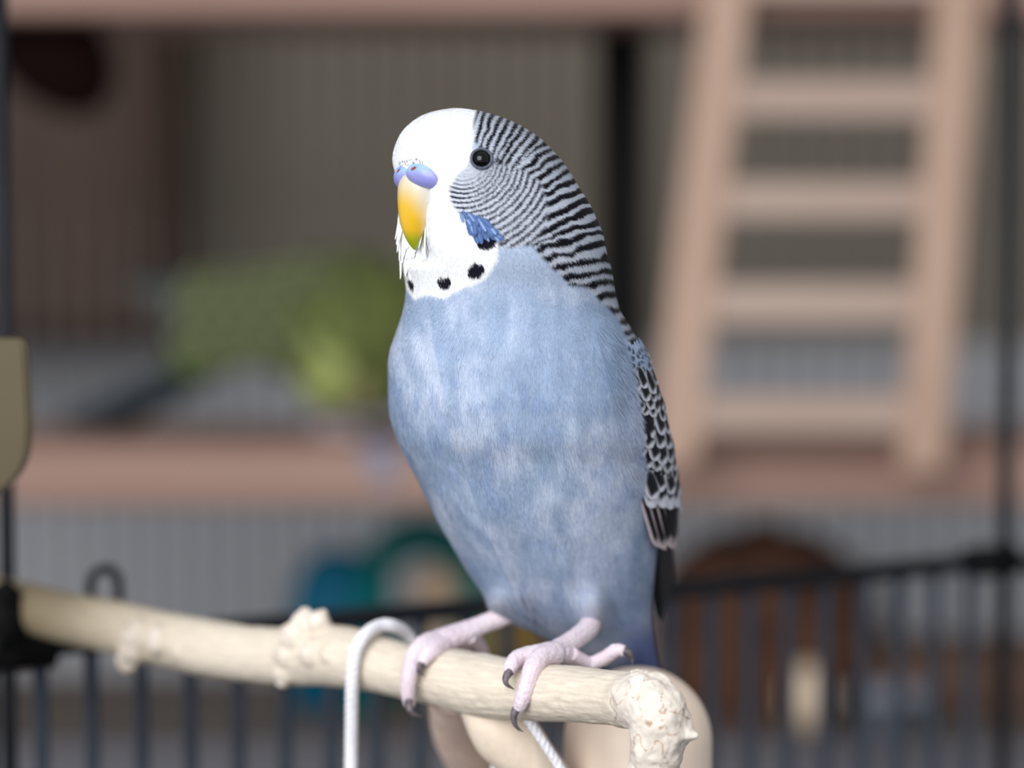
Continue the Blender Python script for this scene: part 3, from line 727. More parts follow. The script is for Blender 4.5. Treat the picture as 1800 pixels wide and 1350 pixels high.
# --- body: one continuous surface from crown to vent
NA = 288; ny = 330
ys = 191.5 + np.linspace(0.15, math.sqrt(1250 - 191.5), ny) ** 2
azs = np.linspace(-math.pi, math.pi, NA, endpoint=False)
Yg, Ag = np.meshgrid(ys, azs, indexing='ij')
yf, af = Yg.ravel(), Ag.ravel()
V = S(yf, af, -0.4); C = colour(yf, af)
faces = []
for i in range(ny - 1):
    o0, o1 = i * NA, (i + 1) * NA
    for j in range(NA):
        k = (j + 1) % NA; faces.append((o0 + j, o1 + j, o1 + k, o0 + k))
faces.append(tuple(range(NA))); faces.append(tuple(range((ny - 1) * NA, ny * NA))[::-1])
mesh_np('body', V, faces, M_body, bird, cols=C)
# --- plumage: fine feather barbs lying on the body
def barbs(n, y0, y1, len_, wid, lift, name, seed, front=0.72, shj=1.6, azr=None, base=None, drift=0.0):
    g_ = np.random.default_rng(seed)
    yy = []; 
    while len(yy) < n:
        c_ = g_.uniform(y0, y1, n); wq = rowq(c_)[1]; yy.extend(c_[g_.uniform(0, 260, n) < wq])
    y = np.array(yy[:n]); az = np.where(g_.uniform(size=n) < front, g_.uniform(-1.85, 1.95, n), g_.uniform(-math.pi, math.pi, n))
    if azr is not None: az = azr(y, g_)
    xc, w_, d = rowq(y); sx = xc + w_ * np.sin(az); vis = np.cos(az) > -.2
    am, sg = mirror(y, az); sxm = xc + w_ * np.sin(am)
    keep = ~((np.hypot((sxm - 848), (y - 291)) < 21) & (np.cos(am) > 0))
    keep &= ~((np.hypot((sxm - 722) / 44, (y - 322) / 24) < 1) & (np.cos(am) > -.3))
    keep &= ~((np.abs(sxm - 722) < 26) & (y > 320) & (y < 420) & (np.cos(am) > -.3))
    y, az = y[keep], az[keep]; n = len(y)
    xc, w_, d = rowq(y)
    fy, fx = flow(y, az); fx = fx + drift; L = len_(y) * g_.uniform(.7, 1.25, n); an = g_.normal(0, .13, n)
    fl = np.hypot(fy, fx) + 1e-6; fy, fx = fy / fl, fx / fl
    fy, fx = fy * np.cos(an) - fx * np.sin(an), fy * np.sin(an) + fx * np.cos(an)
    W = wid(y) * g_.uniform(.7, 1.3, n); lf = lift(y) * g_.uniform(.3, 1.3, n)
    sh_ = g_.normal(0, shj, n); br_ = (1 + g_.normal(0, .05, n))[:, None]
    pts = []; nrm_ = []; cl_ = []
    for t_, lw, ll in ((0, .75, -.25), (.45, 1.0, .35), (.8, .75, .75), (1.0, 0, 1.0)):
        yy_ = y + fy * L * t_; aa = az + fx * L * t_ / np.maximum(w_, 12)
        p, ey, ea, nn_ = frame(np.clip(yy_, 192, 1249), aa)
        cv = colour(np.clip(yy_ + fy * sh_, 192, 1249), aa + fx * sh_ / np.maximum(w_, 12)) * br_
        sd = ea * fy[:, None] - ey * fx[:, None]
        p = p + nn_ * (lf * ll * PX)[:, None]
        if base is not None: p = p + nn_ * (base(y, az, g_) * (.15 + .85 * t_) * PX)[:, None]
        if lw > 0:
            pts += [p - sd * (W * lw * .5 * PX)[:, None], p + sd * (W * lw * .5 * PX)[:, None]]
            nrm_ += [nn_, nn_]; cl_ += [cv, cv]
        else:
            pts.append(p); nrm_.append(nn_); cl_.append(cv)
    Vv = np.stack(pts, 1).reshape(-1, 3); jit = g_.normal(0, .05, (n, 1, 3))
    Nn = (np.stack(nrm_, 1) + jit); Nn /= np.linalg.norm(Nn, axis=-1)[..., None]; Nn = Nn.reshape(-1, 3)
    b = np.arange(n) * 7
    tri = np.stack([b, b + 1, b + 3, b, b + 3, b + 2, b + 2, b + 3, b + 5, b + 2, b + 5, b + 4, b + 4, b + 5, b + 6], 1).reshape(-1, 3)[:, ::-1].copy()
    # normals outward / winding
    Cc = np.stack(cl_, 1).reshape(-1, 3)
    tipl = np.tile(np.array([.94, .94, 1, 1, 1.03, 1.03, 1.06]), n)[:, None]; Cc = np.clip(Cc * tipl, 0, 1)
    me = bpy.data.meshes.new(name); v0 = inv(bird, Vv)
    me.vertices.add(len(v0)); me.vertices.foreach_set('co', v0.astype(np.float32).ravel())
    me.loops.add(tri.size); me.loops.foreach_set('vertex_index', tri.ravel().astype(np.int32))
    me.polygons.add(len(tri)); me.polygons.foreach_set('loop_start', np.arange(0, tri.size, 3, dtype=np.int32))
    me.update(calc_edges=True); smooth(me)
    a = me.color_attributes.new('Col', 'FLOAT_COLOR', 'POINT'); c4 = np.ones((len(v0), 4), np.float32); c4[:, :3] = Cc; a.data.foreach_set('color', c4.ravel())
    me.normals_split_custom_set_from_vertices(Nn.astype(np.float32).tolist())
    me.materials.append(M_plume); o = bpy.data.objects.new(name, me); link(o, bird); o['kind'] = 'stuff'
    return o
barbs(76000, 193, 590, lambda y: 7.5 + 6 * ss(300, 500, y), lambda y: 1.25 + .2 * ss(400, 520, y), lambda y: 1.0 + 0 * y, 'head_plumage', 1, .78, 1.0)
barbs(125000, 480, 1240, lambda y: 18 + 16 * ss(520, 800, y), lambda y: 1.5 + 0 * y, lambda y: .8 + .6 * ss(600, 900, y), 'body_plumage', 2, .78, 1.6)

# breast feathers fluffing over the front edge of each wing, and short trousers over the thighs
for s_ in (1, -1):
    barbs(5600, 575, 838, lambda y: 34 + 0 * y, lambda y: 1.5 + 0 * y, lambda y: 1.5 + 0 * y, 'flank_plumage', 5 + s_, 0, 1.6,
          azr=lambda y, g, s_=s_: -YAWB + s_ * np.radians(g.uniform(76, 90 + 3 * ss(760, 820, y), len(y))), base=lambda y, az, g: 1.0 + 6.0 * ((az * 997.0) % 1.0), drift=.30 * s_)
def thigh(cx):
    def f(y, g):
        xc, w_, d = rowq(y); return np.arcsin(np.clip((cx + g.normal(0, 13, len(y)) - xc) / w_, -.98, .98))
    return f
barbs(1500, 1020, 1080, lambda y: 30 + 0 * y, lambda y: 1.6 + 0 * y, lambda y: 1.2 + 0 * y, 'thigh_plumage', 21, 0, 1, azr=thigh(1034), base=lambda y, az, g: 11 * ss(1015, 1060, y))
barbs(1300, 1015, 1064, lambda y: 26 + 0 * y, lambda y: 1.6 + 0 * y, lambda y: 1.2 + 0 * y, 'thigh_plumage', 22, 0, 1, azr=thigh(892), base=lambda y, az, g: 9 * ss(1010, 1050, y))

# --- head details
def head_pt(F, Lt, y, xc=860):
    """head frame: F forward, Lt to the bird's left, photo row y (px units)"""
    f = -math.sin(YAWH) * RIGHT - math.cos(YAWH) * FWD; l = math.cos(YAWH) * RIGHT - math.sin(YAWH) * FWD
    return P(xc, y, 0.5) + (f * F + l * Lt) * PX
fH = -math.sin(YAWH) * RIGHT - math.cos(YAWH) * FWD; lH = math.cos(YAWH) * RIGHT - math.sin(YAWH) * FWD
def surf(px, py):
    xc, w_, d = rowq(np.array([py])); az = np.arcsin(np.clip((px - xc) / w_, -1, 1)); p, ey, ea, n = frame(np.array([float(py)]), az)
    return p[0], n[0], float(az[0])
def mir_pt(p):               # reflect a head point across the head's symmetry plane
    c0 = P(860, 300, 0.5); q = p - c0; return p - 2 * np.dot(q, lH) * lH
for side_ in (1, -1):
    p, n, az = surf(848, 291)
    if side_ < 0: p = mir_pt(p); n = n - 2 * np.dot(n, lH) * lH
    zq = Vector(n).to_track_quat('Z', 'Y').to_matrix()
    bm = bmesh.new(); ball(bm, p - n * 6 * PX, (16.2 * PX, 16.2 * PX, 15 * PX), 40, 28, zq); ey_ = bm_obj('eye', bm, M_eye, bird); ey_['label'] = 'glossy black eye'
    bm = bmesh.new()
    pts = [Vector(p + n * 1.2 * PX) + zq @ Vector((17.6 * PX * math.cos(a), 17.0 * PX * math.sin(a), 0)) for a in np.linspace(0, 2 * math.pi, 41)]
    tube(bm, pts, 2.6 * PX, 10, cap=False); bm_obj('eye_ring', bm, M_eyering, bird)
# beak: curved hook lofted in the head's symmetry plane
secs = [(140, 314, 26, 44, 0), (140, 332, 33, 44, 0), (141, 352, 34, 41, 0), (144, 372, 31, 35, 0), (147, 392, 26, 29, 0), (149, 409, 20, 22, 0), (150, 424, 13, 15, 0), (149, 436, 6.5, 8, 0), (148, 443, 1.2, 1.5, 0)]
secs = catmull([s[:4] for s in secs], 40); V = []; C = []; NB = 40
for (F, y, fr, lt) in secs:
    for k in range(NB):
        a = 2 * math.pi * k / NB; ca, sa = math.cos(a), math.sin(a)
        ridge = 1 + .06 * max(0, ca) ** 6
        V.append(head_pt(F + fr * ca * ridge, lt * sa, y))
        tq = (y - 330) / 110; base_ = lin((214, 208, 194)) * 1.0; orange = lin((218, 174, 40)); yel = lin((228, 196, 40)); grn = lin((150, 160, 20))  # pale tone on the upper beak includes a painted highlight
        f_ = ss(.18, .78, np.array(tq + .42 * ca - .02 + (.12 if ca < -.5 else 0)))
        c_ = base_ * (1 - f_) + orange * f_
        g_ = ss(.68, .92, np.array(tq)); c_ = c_ * (1 - g_) + grn * g_
        side_y = ss(-.1, -.8, np.array(ca)) * (1 - g_) * .75; c_ = c_ * (1 - side_y) + lin((190, 160, 64)) * side_y
        C.append(c_)
F_ = [(i * NB + j, i * NB + (j + 1) % NB, (i + 1) * NB + (j + 1) % NB, (i + 1) * NB + j) for i in range(39) for j in range(NB)] + [tuple(range(39 * NB, 40 * NB)), tuple(range(NB))[::-1]]
o = mesh_np('upper_beak', V, F_, M_beak, bird, cols=np.array(C)); o['label'] = 'yellow hooked upper beak'
bm = bmesh.new(); Mx = Matrix((Vector(fH), Vector(lH), Vector(UP))).transposed()
ball(bm, head_pt(122, 0, 398), (17 * PX, 19 * PX, 24 * PX), 24, 16, Mx); 
v, nn, f = remesh(bm, 0.00015, 3); mesh_np('lower_beak', v, f, M_beak, bird, cols=np.tile(lin((196, 176, 70)), (len(v), 1)))
# cere: two swollen lobes with nostrils
bm = bmesh.new()
for sg in (1, -1):
    Mr = Mx @ Matrix.Rotation(sg * math.radians(-24), 3, 'Z') @ Matrix.Rotation(math.radians(8), 3, 'Y')
    sa_ = catmull([(14, 151, 312, 19), (24, 150, 313, 22), (36, 145, 315.5, 23), (48, 136, 320, 20), (57, 129, 324, 14)], 16)
    for l_, f_, y_, r_ in sa_: ball(bm, head_pt(f_, sg * l_, y_), r_ * PX, 20, 14)
ball(bm, head_pt(146, 0, 319), (17 * PX, 20 * PX, 15 * PX), 24, 16, Mx)
v, nn, f = remesh(bm, 0.00014, 6)
hole = np.zeros(len(v))
for sg in (1, -1):
    hc = head_pt(166, sg * 28, 303); q = v - hc
    u = np.stack([(q * fH).sum(1), (q * lH).sum(1), (q * UP).sum(1)], 1) / PX
    hole = np.maximum(hole, np.exp(-((u[:, 1] - u[:, 2] * .4) / 9.5) ** 2 - (u[:, 2] / 5.6) ** 2 - (u[:, 0] / 22) ** 2))
v = v - nn * (hole * 5 * PX)[:, None]
top = ss(0, 16, (v - head_pt(149, 0, 318)) @ UP / PX)
cc = lin((140, 142, 204))[None] * (1 - top[:, None]) + lin((150, 180, 232))[None] * top[:, None]
cc = cc * (.93 + .14 * fbm(v * 900, 3)[:, None]); hm = ss(.45, .72, hole)[:, None]; cc = cc * (1 - hm) + lin((140, 60, 44)) * hm
o = mesh_np('cere', v, f, M_cere, bird, cols=cc); o['label'] = 'lavender blue waxy cere with nostrils'

# dark bristles over the cere
g_ = random.Random(3); V = []; F_ = []
for k in range(30):
    sg = g_.choice((1, 1, -1)); x = g_.uniform(704, 748); y = 296 - abs(x - 728) * -.06 - g_.uniform(0, 8)
    p, n, az = surf(x, y); q = p + n * 1.2 * PX; e_ = np.array([g_.uniform(-.6, .6), 0, g_.uniform(-.2, 1)]); e_ /= np.linalg.norm(e_)
    tip = q + e_ * 6 * PX + n * 2.2 * PX; sd = np.cross(e_, n); sd /= np.linalg.norm(sd); i0 = len(V)
    V += [q - sd * .5 * PX, q + sd * .5 * PX, tip, q + n * .6 * PX]; F_ += [(i0, i0 + 1, i0 + 2), (i0, i0 + 2, i0 + 3), (i0 + 1, i0 + 3, i0 + 2)]
o = mesh_np('bristles', V, F_, M_plume, bird, cols=np.tile(lin((70, 66, 84)), (len(V), 1))); o['kind'] = 'stuff'
# --- feather meshes
def feather_mesh(name, L, W, kind, seed=0, cup=.25, tip=1.0, bend=0.0):
    g_ = np.random.default_rng(seed); u = np.array([-1, -.86, -.74, -.5, -.12, 0, .12, .5, .74, .86, 1.0]); nt_ = 15; V = []; C = []
    for i in range(nt_):
        t_ = i / (nt_ - 1)
        if kind in ('covert', 'covert_pale', 'shoulder', 'cheek', 'cheek_light', 'white', 'green_covert'): hw = math.sqrt(max(0, min(1, t_ / .32))) * (1 if t_ < .62 else math.sqrt(max(0.0, 1 - ((t_ - .62) / .38) ** 2)))
        else: hw = min(1, (t_ / .18) ** .5 if t_ > 0 else 0) * (1 if t_ < .78 else math.sqrt(max(0.0, 1 - ((t_ - .78) / .22) ** 2)))
        hw = max(hw, .03)
        for x in u:
            V.append((x * hw * W * PX, -t_ * L * PX, (-cup * (x * hw) ** 2 * W * .5 - bend * t_ * t_ * L) * PX + (.6 * PX if abs(x) < .05 else 0)))
            j_ = g_.uniform(.9, 1.1); ax_ = abs(x)
            if kind == 'covert':
                e = max(ss(.66, .82, np.array(ax_)), ss(.82, .91, np.array(t_ + .06 * (1 - ax_))))
                c_ = lin((16, 17, 24)) * (1 - e) + lin((196, 198, 208)) * e
            elif kind == 'covert_pale':
                e = max(ss(.6, .8, np.array(ax_)), ss(.60, .74, np.array(t_ + .06 * (1 - ax_))))
                c_ = lin((22, 23, 30)) * (1 - e) + lin((192, 194, 206)) * e
            elif kind == 'shoulder':
                e = ss(.45, .62, np.array(t_)) * ss(.90, .80, np.array(t_)) * ss(.8, .5, np.array(ax_))
                e = e * .85; c_ = lin((156, 174, 202)) * (1 - e) + lin((40, 46, 64)) * e
            elif kind == 'flight':
                e = max(ss(.55, .78, np.array(x)), ss(.9, .97, np.array(ax_)) * .8, ss(.88, .95, np.array(t_)) * .9)
                c_ = lin((16, 17, 22)) * (1 - e) + lin((206, 190, 194)) * e
            elif kind == 'primary':
                e = ss(.86, .97, np.array(x)) * .5; c_ = lin((10, 12, 20)) * (1 - e) + lin((150, 140, 150)) * e
            elif kind == 'tail':
                e = ss(.1, .9, np.array(ax_)); c_ = lin((60, 84, 150)) * (1 - e) + lin((92, 118, 176)) * e
            elif kind == 'cheek':
                e = .4 if abs(x) < .2 else (0 if ax_ < .8 else .25); c_ = lin((58, 84, 136)) * (1 - e) + lin((122, 152, 196)) * e
            elif kind == 'cheek_light':
                c_ = lin((80, 108, 160)) if ax_ > .2 else lin((148, 172, 210))
            elif kind == 'white':
                c_ = lin((248, 249, 252))
            elif kind == 'green_covert':
                e = max(ss(.62, .82, np.array(ax_)), ss(.76, .88, np.array(t_))); c_ = lin((40, 46, 28)) * (1 - e) + lin((124, 132, 82)) * e
            elif kind == 'green_flight':
                e = ss(.5, .8, np.array(x)); c_ = lin((22, 28, 30)) * (1 - e) + lin((92, 92, 88)) * e
            else: c_ = lin((44, 56, 64)) if ax_ < .6 else lin((34, 44, 52))
            C.append(np.clip(c_ * j_, 0, 1))
    nu = len(u); F_ = [(i * nu + j, (i + 1) * nu + j, (i + 1) * nu + j + 1, i * nu + j + 1) for i in range(nt_ - 1) for j in range(nu - 1)]
    me = bpy.data.meshes.new(name); me.from_pydata(V, [], F_); smooth(me)
    a = me.color_attributes.new('Col', 'FLOAT_COLOR', 'POINT'); c4 = np.ones((len(V), 4), np.float32); c4[:, :3] = np.array(C); a.data.foreach_set('color', c4.ravel())
    me.materials.append(M_feather); return me
def put(name, me, p, along, n, parent, sc=(1, 1, 1)):
    """feather root at p, blade running along 'along', upper face towards n"""
    y_ = -Vector(along).normalized(); z_ = Vector(n); z_ = (z_ - y_ * z_.dot(y_)).normalized(); x_ = y_.cross(z_)
    M = Matrix((x_, y_, z_)).transposed().to_4x4()
    M = M @ Matrix.Diagonal((*sc, 1)); M.translation = Vector(inv(parent, np.asarray(p)[None])[0])
    o = bpy.data.objects.new(name, me); link(o, parent); o.matrix_local = M; return o
# cheek patch: violet-blue feathers
ck = feather_mesh('cheek_feather', 30, 4.6, 'cheek', 3); ck2 = feather_mesh('cheek_feather', 30, 4.2, 'cheek_light', 4)
for side_ in (1, -1):
    g_ = random.Random(4)
    par = None
    for (x, y, dx, dy, s) in [(812, 383, .35, .9, .8), (818, 386, .5, .85, .9), (826, 390, .35, .9, 1), (834, 392, .25, .95, 1), (842, 394, .3, .9, 1.05), (850, 399, .45, .9, 1), (858, 406, .65, .75, .95), (864, 412, .75, .65, .9), (822, 396, .2, .95, 1), (830, 402, .1, 1, 1.05), (838, 404, .15, 1, 1.1), (846, 406, .3, .95, 1.05), (854, 412, .6, .8, .95), (862, 418, .7, .7, .8), (836, 396, .2, 1, 1), (826, 384, .45, .9, .8), (844, 402, .35, .95, .9), (832, 386, .5, .85, .9), (840, 388, .5, .85, .9), (848, 393, .55, .8, 1), (856, 400, .65, .75, .9), (816, 380, .6, .8, .7), (824, 403, .05, 1, .8), (850, 416, .5, .85, .8), (842, 412, .2, 1, .9), (834, 410, .1, 1, .9), (869, 417, .8, .6, .7), (828, 394, .3, .95, 1)]:
        p, n, az = surf(x, y); _, ey, ea, _ = (q[0] for q in frame(np.array([float(y)]), np.array([az])))
        al = ea * (dx + g_.uniform(-.22, .22)) + ey * (dy + g_.uniform(-.1, .1)) + n * g_.uniform(.04, .2); p = p + n * g_.uniform(1.2, 3.2) * PX
        if side_ < 0: p = mir_pt(p); n = n - 2 * np.dot(n, lH) * lH; al = al - 2 * np.dot(al, lH) * lH
        if par is None:
            zq = Vector(n).to_track_quat('Z', 'Y').to_matrix(); bm = bmesh.new(); ball(bm, (0, 0, 0), (16 * PX, 11 * PX, 1.0 * PX), 20, 10, zq)
            c0, n0, _ = surf(838, 403); c0 = c0 if side_ > 0 else mir_pt(c0)
            v_ = np.array([list(q.co) for q in bm.verts]) + c0; f_ = [tuple(w_.index for w_ in q.verts) for q in bm.faces]; bm.free()
            par = mesh_np('cheek_patch', v_, f_, M_feather, bird, cols=np.tile(lin((50, 70, 116)), (len(v_), 1))); par['label'] = 'violet blue cheek patch of small feathers'
        s *= g_.uniform(.8, 1.12); put('feather', g_.choice((ck, ck2, ck)), p, al, n, par, (s, s, 1))
# loose white throat feathers standing off the bib's edge
wf = feather_mesh('throat_feather', 70, 6, 'white', 5, .5)
g_ = random.Random(12)
for k in range(27):
    y = 368 + k * 2.7; lx = rowq(np.array([y]))[0][0] - rowq(np.array([y]))[1][0]
    x = lx + (0.6 + (k % 4) * 3.2 if k % 3 else 6 + (k % 5) * 7) + g_.uniform(0, 2)
    p, n, az = surf(x, y); _, ey, ea, _ = (q[0] for q in frame(np.array([float(y)]), np.array([az])))
    put('throat_feather', wf, p + n * .6 * PX, ey + ea * g_.uniform(-.02, .2) + n * g_.uniform(-.01, .05), n, bird, (g_.uniform(.8, 1.2), g_.uniform(.6, 1.1), 1))

# --- wings: a shell over the flank with overlapping feathers
SIL = np.array([(540, 1090), (560, 1101), (589, 1117), (630, 1137), (674, 1152), (725, 1168), (773, 1179), (827, 1190), (875, 1195), (926, 1194), (958, 1190), (1010, 1188), (1055, 1187), (1090, 1178), (1140, 1170), (1250, 1165)])
def wing_pt(y, rel, side_, lift=0.0):
    """rel: degrees from the bird's breast line towards the back; side_ +1 = its left wing"""
    y = np.asarray(y, float); rel = np.asarray(rel, float)
    az = -YAWB + np.radians(rel) * side_
    xc, w_, d = rowq(y); sil = pchip(SIL[:, 0], SIL[:, 1], y)
    off = (sil - (xc + w_)) * ss(84, 118, rel) + (-5 + 7 * ss(780, 850, y)) * (1 - ss(84, 112, rel))
    return S(y, az, 0) + (off + lift)[..., None] * PX * (np.sin(az)[..., None] * RIGHT - np.cos(az)[..., None] * FWD)
def wframe(y, rel, side_):
    y = np.array([float(y)]); rel = np.array([float(rel)])
    p = wing_pt(y, rel, side_)[0]; ey = (wing_pt(y + 6, rel, side_) - wing_pt(y - 6, rel, side_))[0]; ea = (wing_pt(y, rel + 2, side_) - wing_pt(y, rel - 2, side_))[0]
    ey /= np.linalg.norm(ey); ea /= np.linalg.norm(ea); n = np.cross(ey, ea) * side_; n /= np.linalg.norm(n)
    return p, ey, ea, n
lB = math.cos(YAWB) * RIGHT - math.sin(YAWB) * FWD; fW = np.array([.55, -.83, .08])
def mir_b(p): c0 = P(935, 900, 0.522); return p - 2 * np.dot(p - c0, lB) * lB
cov = [feather_mesh('covert_feather', 60, 18, 'covert', s, .30) for s in range(3)]
shoulder = [feather_mesh('shoulder_feather', 34, 9, 'shoulder', s + 70, .30) for s in range(2)]
pale = [feather_mesh('greater_covert', 66, 19, 'covert_pale', s + 90, .30) for s in range(2)]
lesser = [feather_mesh('lesser_covert', 46, 15, 'covert', s + 7, .30) for s in range(2)]
flt = [feather_mesh('flight_feather', 150, 15, 'flight', s + 20, .3, bend=.02) for s in range(2)]
prim = feather_mesh('primary_feather', 250, 15, 'primary', 31, .3)
for side_ in (1, -1):
    yy = np.linspace(600, 868, 40); rr2 = np.linspace(97, 172, 30); Y2, R2 = np.meshgrid(yy, rr2, indexing='ij')
    Vv = wing_pt(Y2.ravel(), R2.ravel(), side_, -2.0 - 0 * Y2.ravel()); g_ = random.Random(8)
    F_ = [(i * 30 + j, (i + 1) * 30 + j, (i + 1) * 30 + j + 1, i * 30 + j + 1) for i in range(39) for j in range(29)]
    wing = mesh_np('wing', Vv, F_, M_feather, bird, cols=np.tile(lin((60, 66, 82)), (len(Vv), 1)))
    # primaries and tertials first (lowest layer)
    for k in range(6):
        p = P(1150 + k * 4.5, 868 + k * 4, 0.5185 + k * .0016); tgt = P(1161 + k * 3.6, 1092 - k * 9, 0.545 + k * .0012); n = fW.copy()
        if side_ < 0: p, tgt = mir_b(p), mir_b(tgt); n = n - 2 * np.dot(n, lB) * lB
        put('primary_feather', prim, p, tgt - p, n, wing, (1, np.linalg.norm(tgt - p) / (250 * PX), 1))
    for k, rel in enumerate([86, 91.5, 97, 102, 107.5, 114, 120, 126, 133, 141, 150, 159]):
        y0 = 816 + k * 2; p, ey, ea, n = wframe(y0, rel, side_); end = 958 if k < 6 else 962
        tgt = wing_pt(np.array([float(end) + (k % 2) * 5]), np.array([rel + (15 - k * 1.4 if k < 7 else 4)]), side_, np.array([3.0]))[0]
        put('flight_feather', flt[k % 2], p + n * (2 + k * .5) * PX, tgt - p, n, wing, (-1 if side_ > 0 else 1, np.linalg.norm(tgt - p) / (150 * PX), 1))
    y = 842; row = 0
    while y > 596:
        f = (835 - y) / 275; me_ = pale if row == 0 else cov if f < .5 else (lesser if f < .72 else shoulder); st = 7.2 if f < .5 else (6.4 if f < .72 else 4.5)
        rel = (92 if row == 0 else 88) + (st / 2 if row % 2 else 0) + 9 * f
        while rel < 172:
            yq = y + g_.uniform(-5, 5); p, ey, ea, n = wframe(yq, rel + g_.uniform(-1.5, 1.5), side_)
            s = g_.uniform(.9, 1.12)
            put('covert_feather', g_.choice(me_), p + n * (1.2 + row * .25 + (rel - 84) * .02 - (2.2 if f > .72 else 0)) * PX, ey + ea * side_ * (.16 + g_.uniform(-.06, .06)) * 1 + n * .015, n, wing, (s, s, 1))
            rel += st
        y -= 21 if f < .5 else (16 if f < .72 else 11); row += 1
# --- tail: long tapering feathers
tl = feather_mesh('tail_feather', 620, 26, 'tail', 41, .2)
for k in range(8):
    a_ = (k - 3.5) / 3.5
    p = P(1112 + a_ * 22, 1120, 0.543 + abs(a_) * .002 + k * .0003); tgt = P(1160 + a_ * 30, 1640, 0.60 + k * .0005)
    put('tail_feather', tl, p, tgt - p, np.array([-.45, -.8, .1]), bird, (1, .8 + .2 * (1 - abs(a_)), 1))

# --- legs and gripping feet
def limb(bm, pts, n=16, seg=14): px_tube(pts, 0, bm, n, seg)
def leg(parts, claws, seed):
    bm = bmesh.new()
    for q in parts: limb(bm, q)
    v, nn, f = remesh(bm, 0.00013, 3)
    sc = fbm(v * 1700, seed, 2); v = v + nn * ((sc - .5) * 2.0e-4)[:, None]
    low = fbm(v * 300, seed + 3, 2)[:, None]
    cc = lin((226, 214, 222))[None] * (1 - low * .5) + lin((208, 178, 186))[None] * low * .5; cc = cc * (.9 + .2 * sc[:, None])
    o = mesh_np('leg', v, f, M_skin, bird, cols=np.clip(cc, 0, 1)); o['label'] = 'pinkish lavender scaly leg with gripping toes'
    for q in claws:
        bm = bmesh.new(); limb(bm, q, 14, 10); bm_obj('claw', bm, M_claw, o)
# image-right foot (bird's left)
D = 0.504
leg([[(1036, 1045, D + .021, 20), (1038, 1082, D + .0165, 19), (1034, 1104, D + .0125, 19), (1012, 1122, D + .008, 18), (985, 1140, D + .004, 19), (968, 1150, D + .001, 21)],
     [(975, 1148, D, 22), (950, 1156, D - .0035, 19), (935, 1178, D - .0062, 17.5), (927, 1205, D - .0074, 15.5), (917, 1232, D - .0073, 14.5), (912, 1246, D - .0068, 11)],
     [(972, 1146, D + .001, 20), (940, 1150, D - .001, 17), (912, 1156, D - .0025, 15.5), (899, 1170, D - .0045, 13.5), (895, 1184, D - .0056, 10)],
     [(985, 1146, D + .003, 18), (1008, 1156, D + .006, 14), (1030, 1166, D + .009, 12), (1042, 1176, D + .011, 10)],
     [(1005, 1150, D + .004, 13), (1035, 1165, D + .0065, 12), (1060, 1158, D + .006, 13), (1083, 1143, D + .0045, 12.5), (1098, 1145, D + .004, 10)]],
    [[(912, 1240, D - .0068, 9.5), (904, 1254, D - .0071, 7), (904, 1270, D - .0072, 5), (911, 1281, D - .0072, 2.8), (920, 1286, D - .0070, .7)],
     [(896, 1180, D - .0056, 8.5), (889, 1192, D - .0065, 6.5), (891, 1203, D - .0068, 4.2), (904, 1212, D - .0066, .7)],
     [(1095, 1143, D + .004, 8.5), (1106, 1149, D + .0036, 6.5), (1111, 1159, D + .0034, 3.8), (1112, 1170, D + .0034, .7)]], 61)
# image-left foot (bird's right)
E = 0.5225
leg([[(908, 1046, E + .012, 22), (903, 1066, E + .009, 20), (890, 1080, E + .005, 19), (858, 1094, E + .004, 17), (815, 1112, E + .002, 20), (782, 1124, E, 22), (765, 1130, E - .001, 22)],
     [(775, 1128, E, 23), (748, 1134, E - .003, 20), (730, 1150, E - .005, 17), (722, 1175, E - .006, 15), (717, 1205, E - .0064, 14), (718, 1232, E - .006, 11.5), (722, 1242, E - .0057, 9)],
     [(780, 1130, E - .001, 18), (760, 1144, E - .0045, 15), (748, 1156, E - .0058, 13), (743, 1168, E - .0065, 9)],
     [(822, 1116, E + .002, 17), (838, 1128, E + .006, 14), (848, 1144, E + .009, 12), (853, 1160, E + .011, 10)],
     [(800, 1122, E + .001, 16), (815, 1132, E + .006, 13), (820, 1150, E + .010, 11)]],
    [[(718, 1230, E - .0066, 8.5), (720, 1246, E - .0078, 6.5), (729, 1256, E - .008, 4), (742, 1260, E - .0078, .8)],
     [(744, 1164, E - .0065, 7.5), (737, 1172, E - .007, 5.5), (738, 1182, E - .007, 3.5), (747, 1189, E - .0068, .7)]], 67)

# ------------------------------------------------------------------ green budgerigar on the shelf (far out of focus)
dG = 1.205
def G(px, py, off=0.0): return P(px, py, dG + off)
kG = dG / FPX
gb = empty('budgerigar', (G(560, 700)[0], dG - 0.5, z_sh), 'green and yellow budgerigar bending over on the pink shelf beam', 'bird')
bm = bmesh.new()
bod = catmull([(318, 632, 40), (370, 598, 66), (440, 565, 92), (520, 560, 118), (600, 570, 140), (680, 585, 135), (740, 600, 100), (775, 610, 60)], 22)
tube(bm, [G(x, y) for x, y, r in bod], [r * kG * .94 for x, y, r in bod], 28)
ball(bm, G(590, 662, -.022), (70 * kG, 66 * kG, 66 * kG), 28, 20); ball(bm, G(650, 660, -.004), (90 * kG, 100 * kG, 70 * kG), 24, 16)
ball(bm, G(345, 640, 0), (60 * kG, 50 * kG, 34 * kG), 24, 16)
v, nn, f = remesh(bm, 0.0012, 8)
gn = fbm(v * 160, 71, 3); gs = fbm(v * [260, 260, 120], 75, 2)
under = ss(G(500, 600)[2], G(500, 690)[2], v[:, 2]); xx = (v[:, 0] - G(250, 0)[0]) / (G(760, 0)[0] - G(250, 0)[0])
c1 = lin((118, 126, 74)); c2 = lin((70, 78, 32)); c3 = lin((66, 104, 48)); c4_ = lin((166, 174, 104))
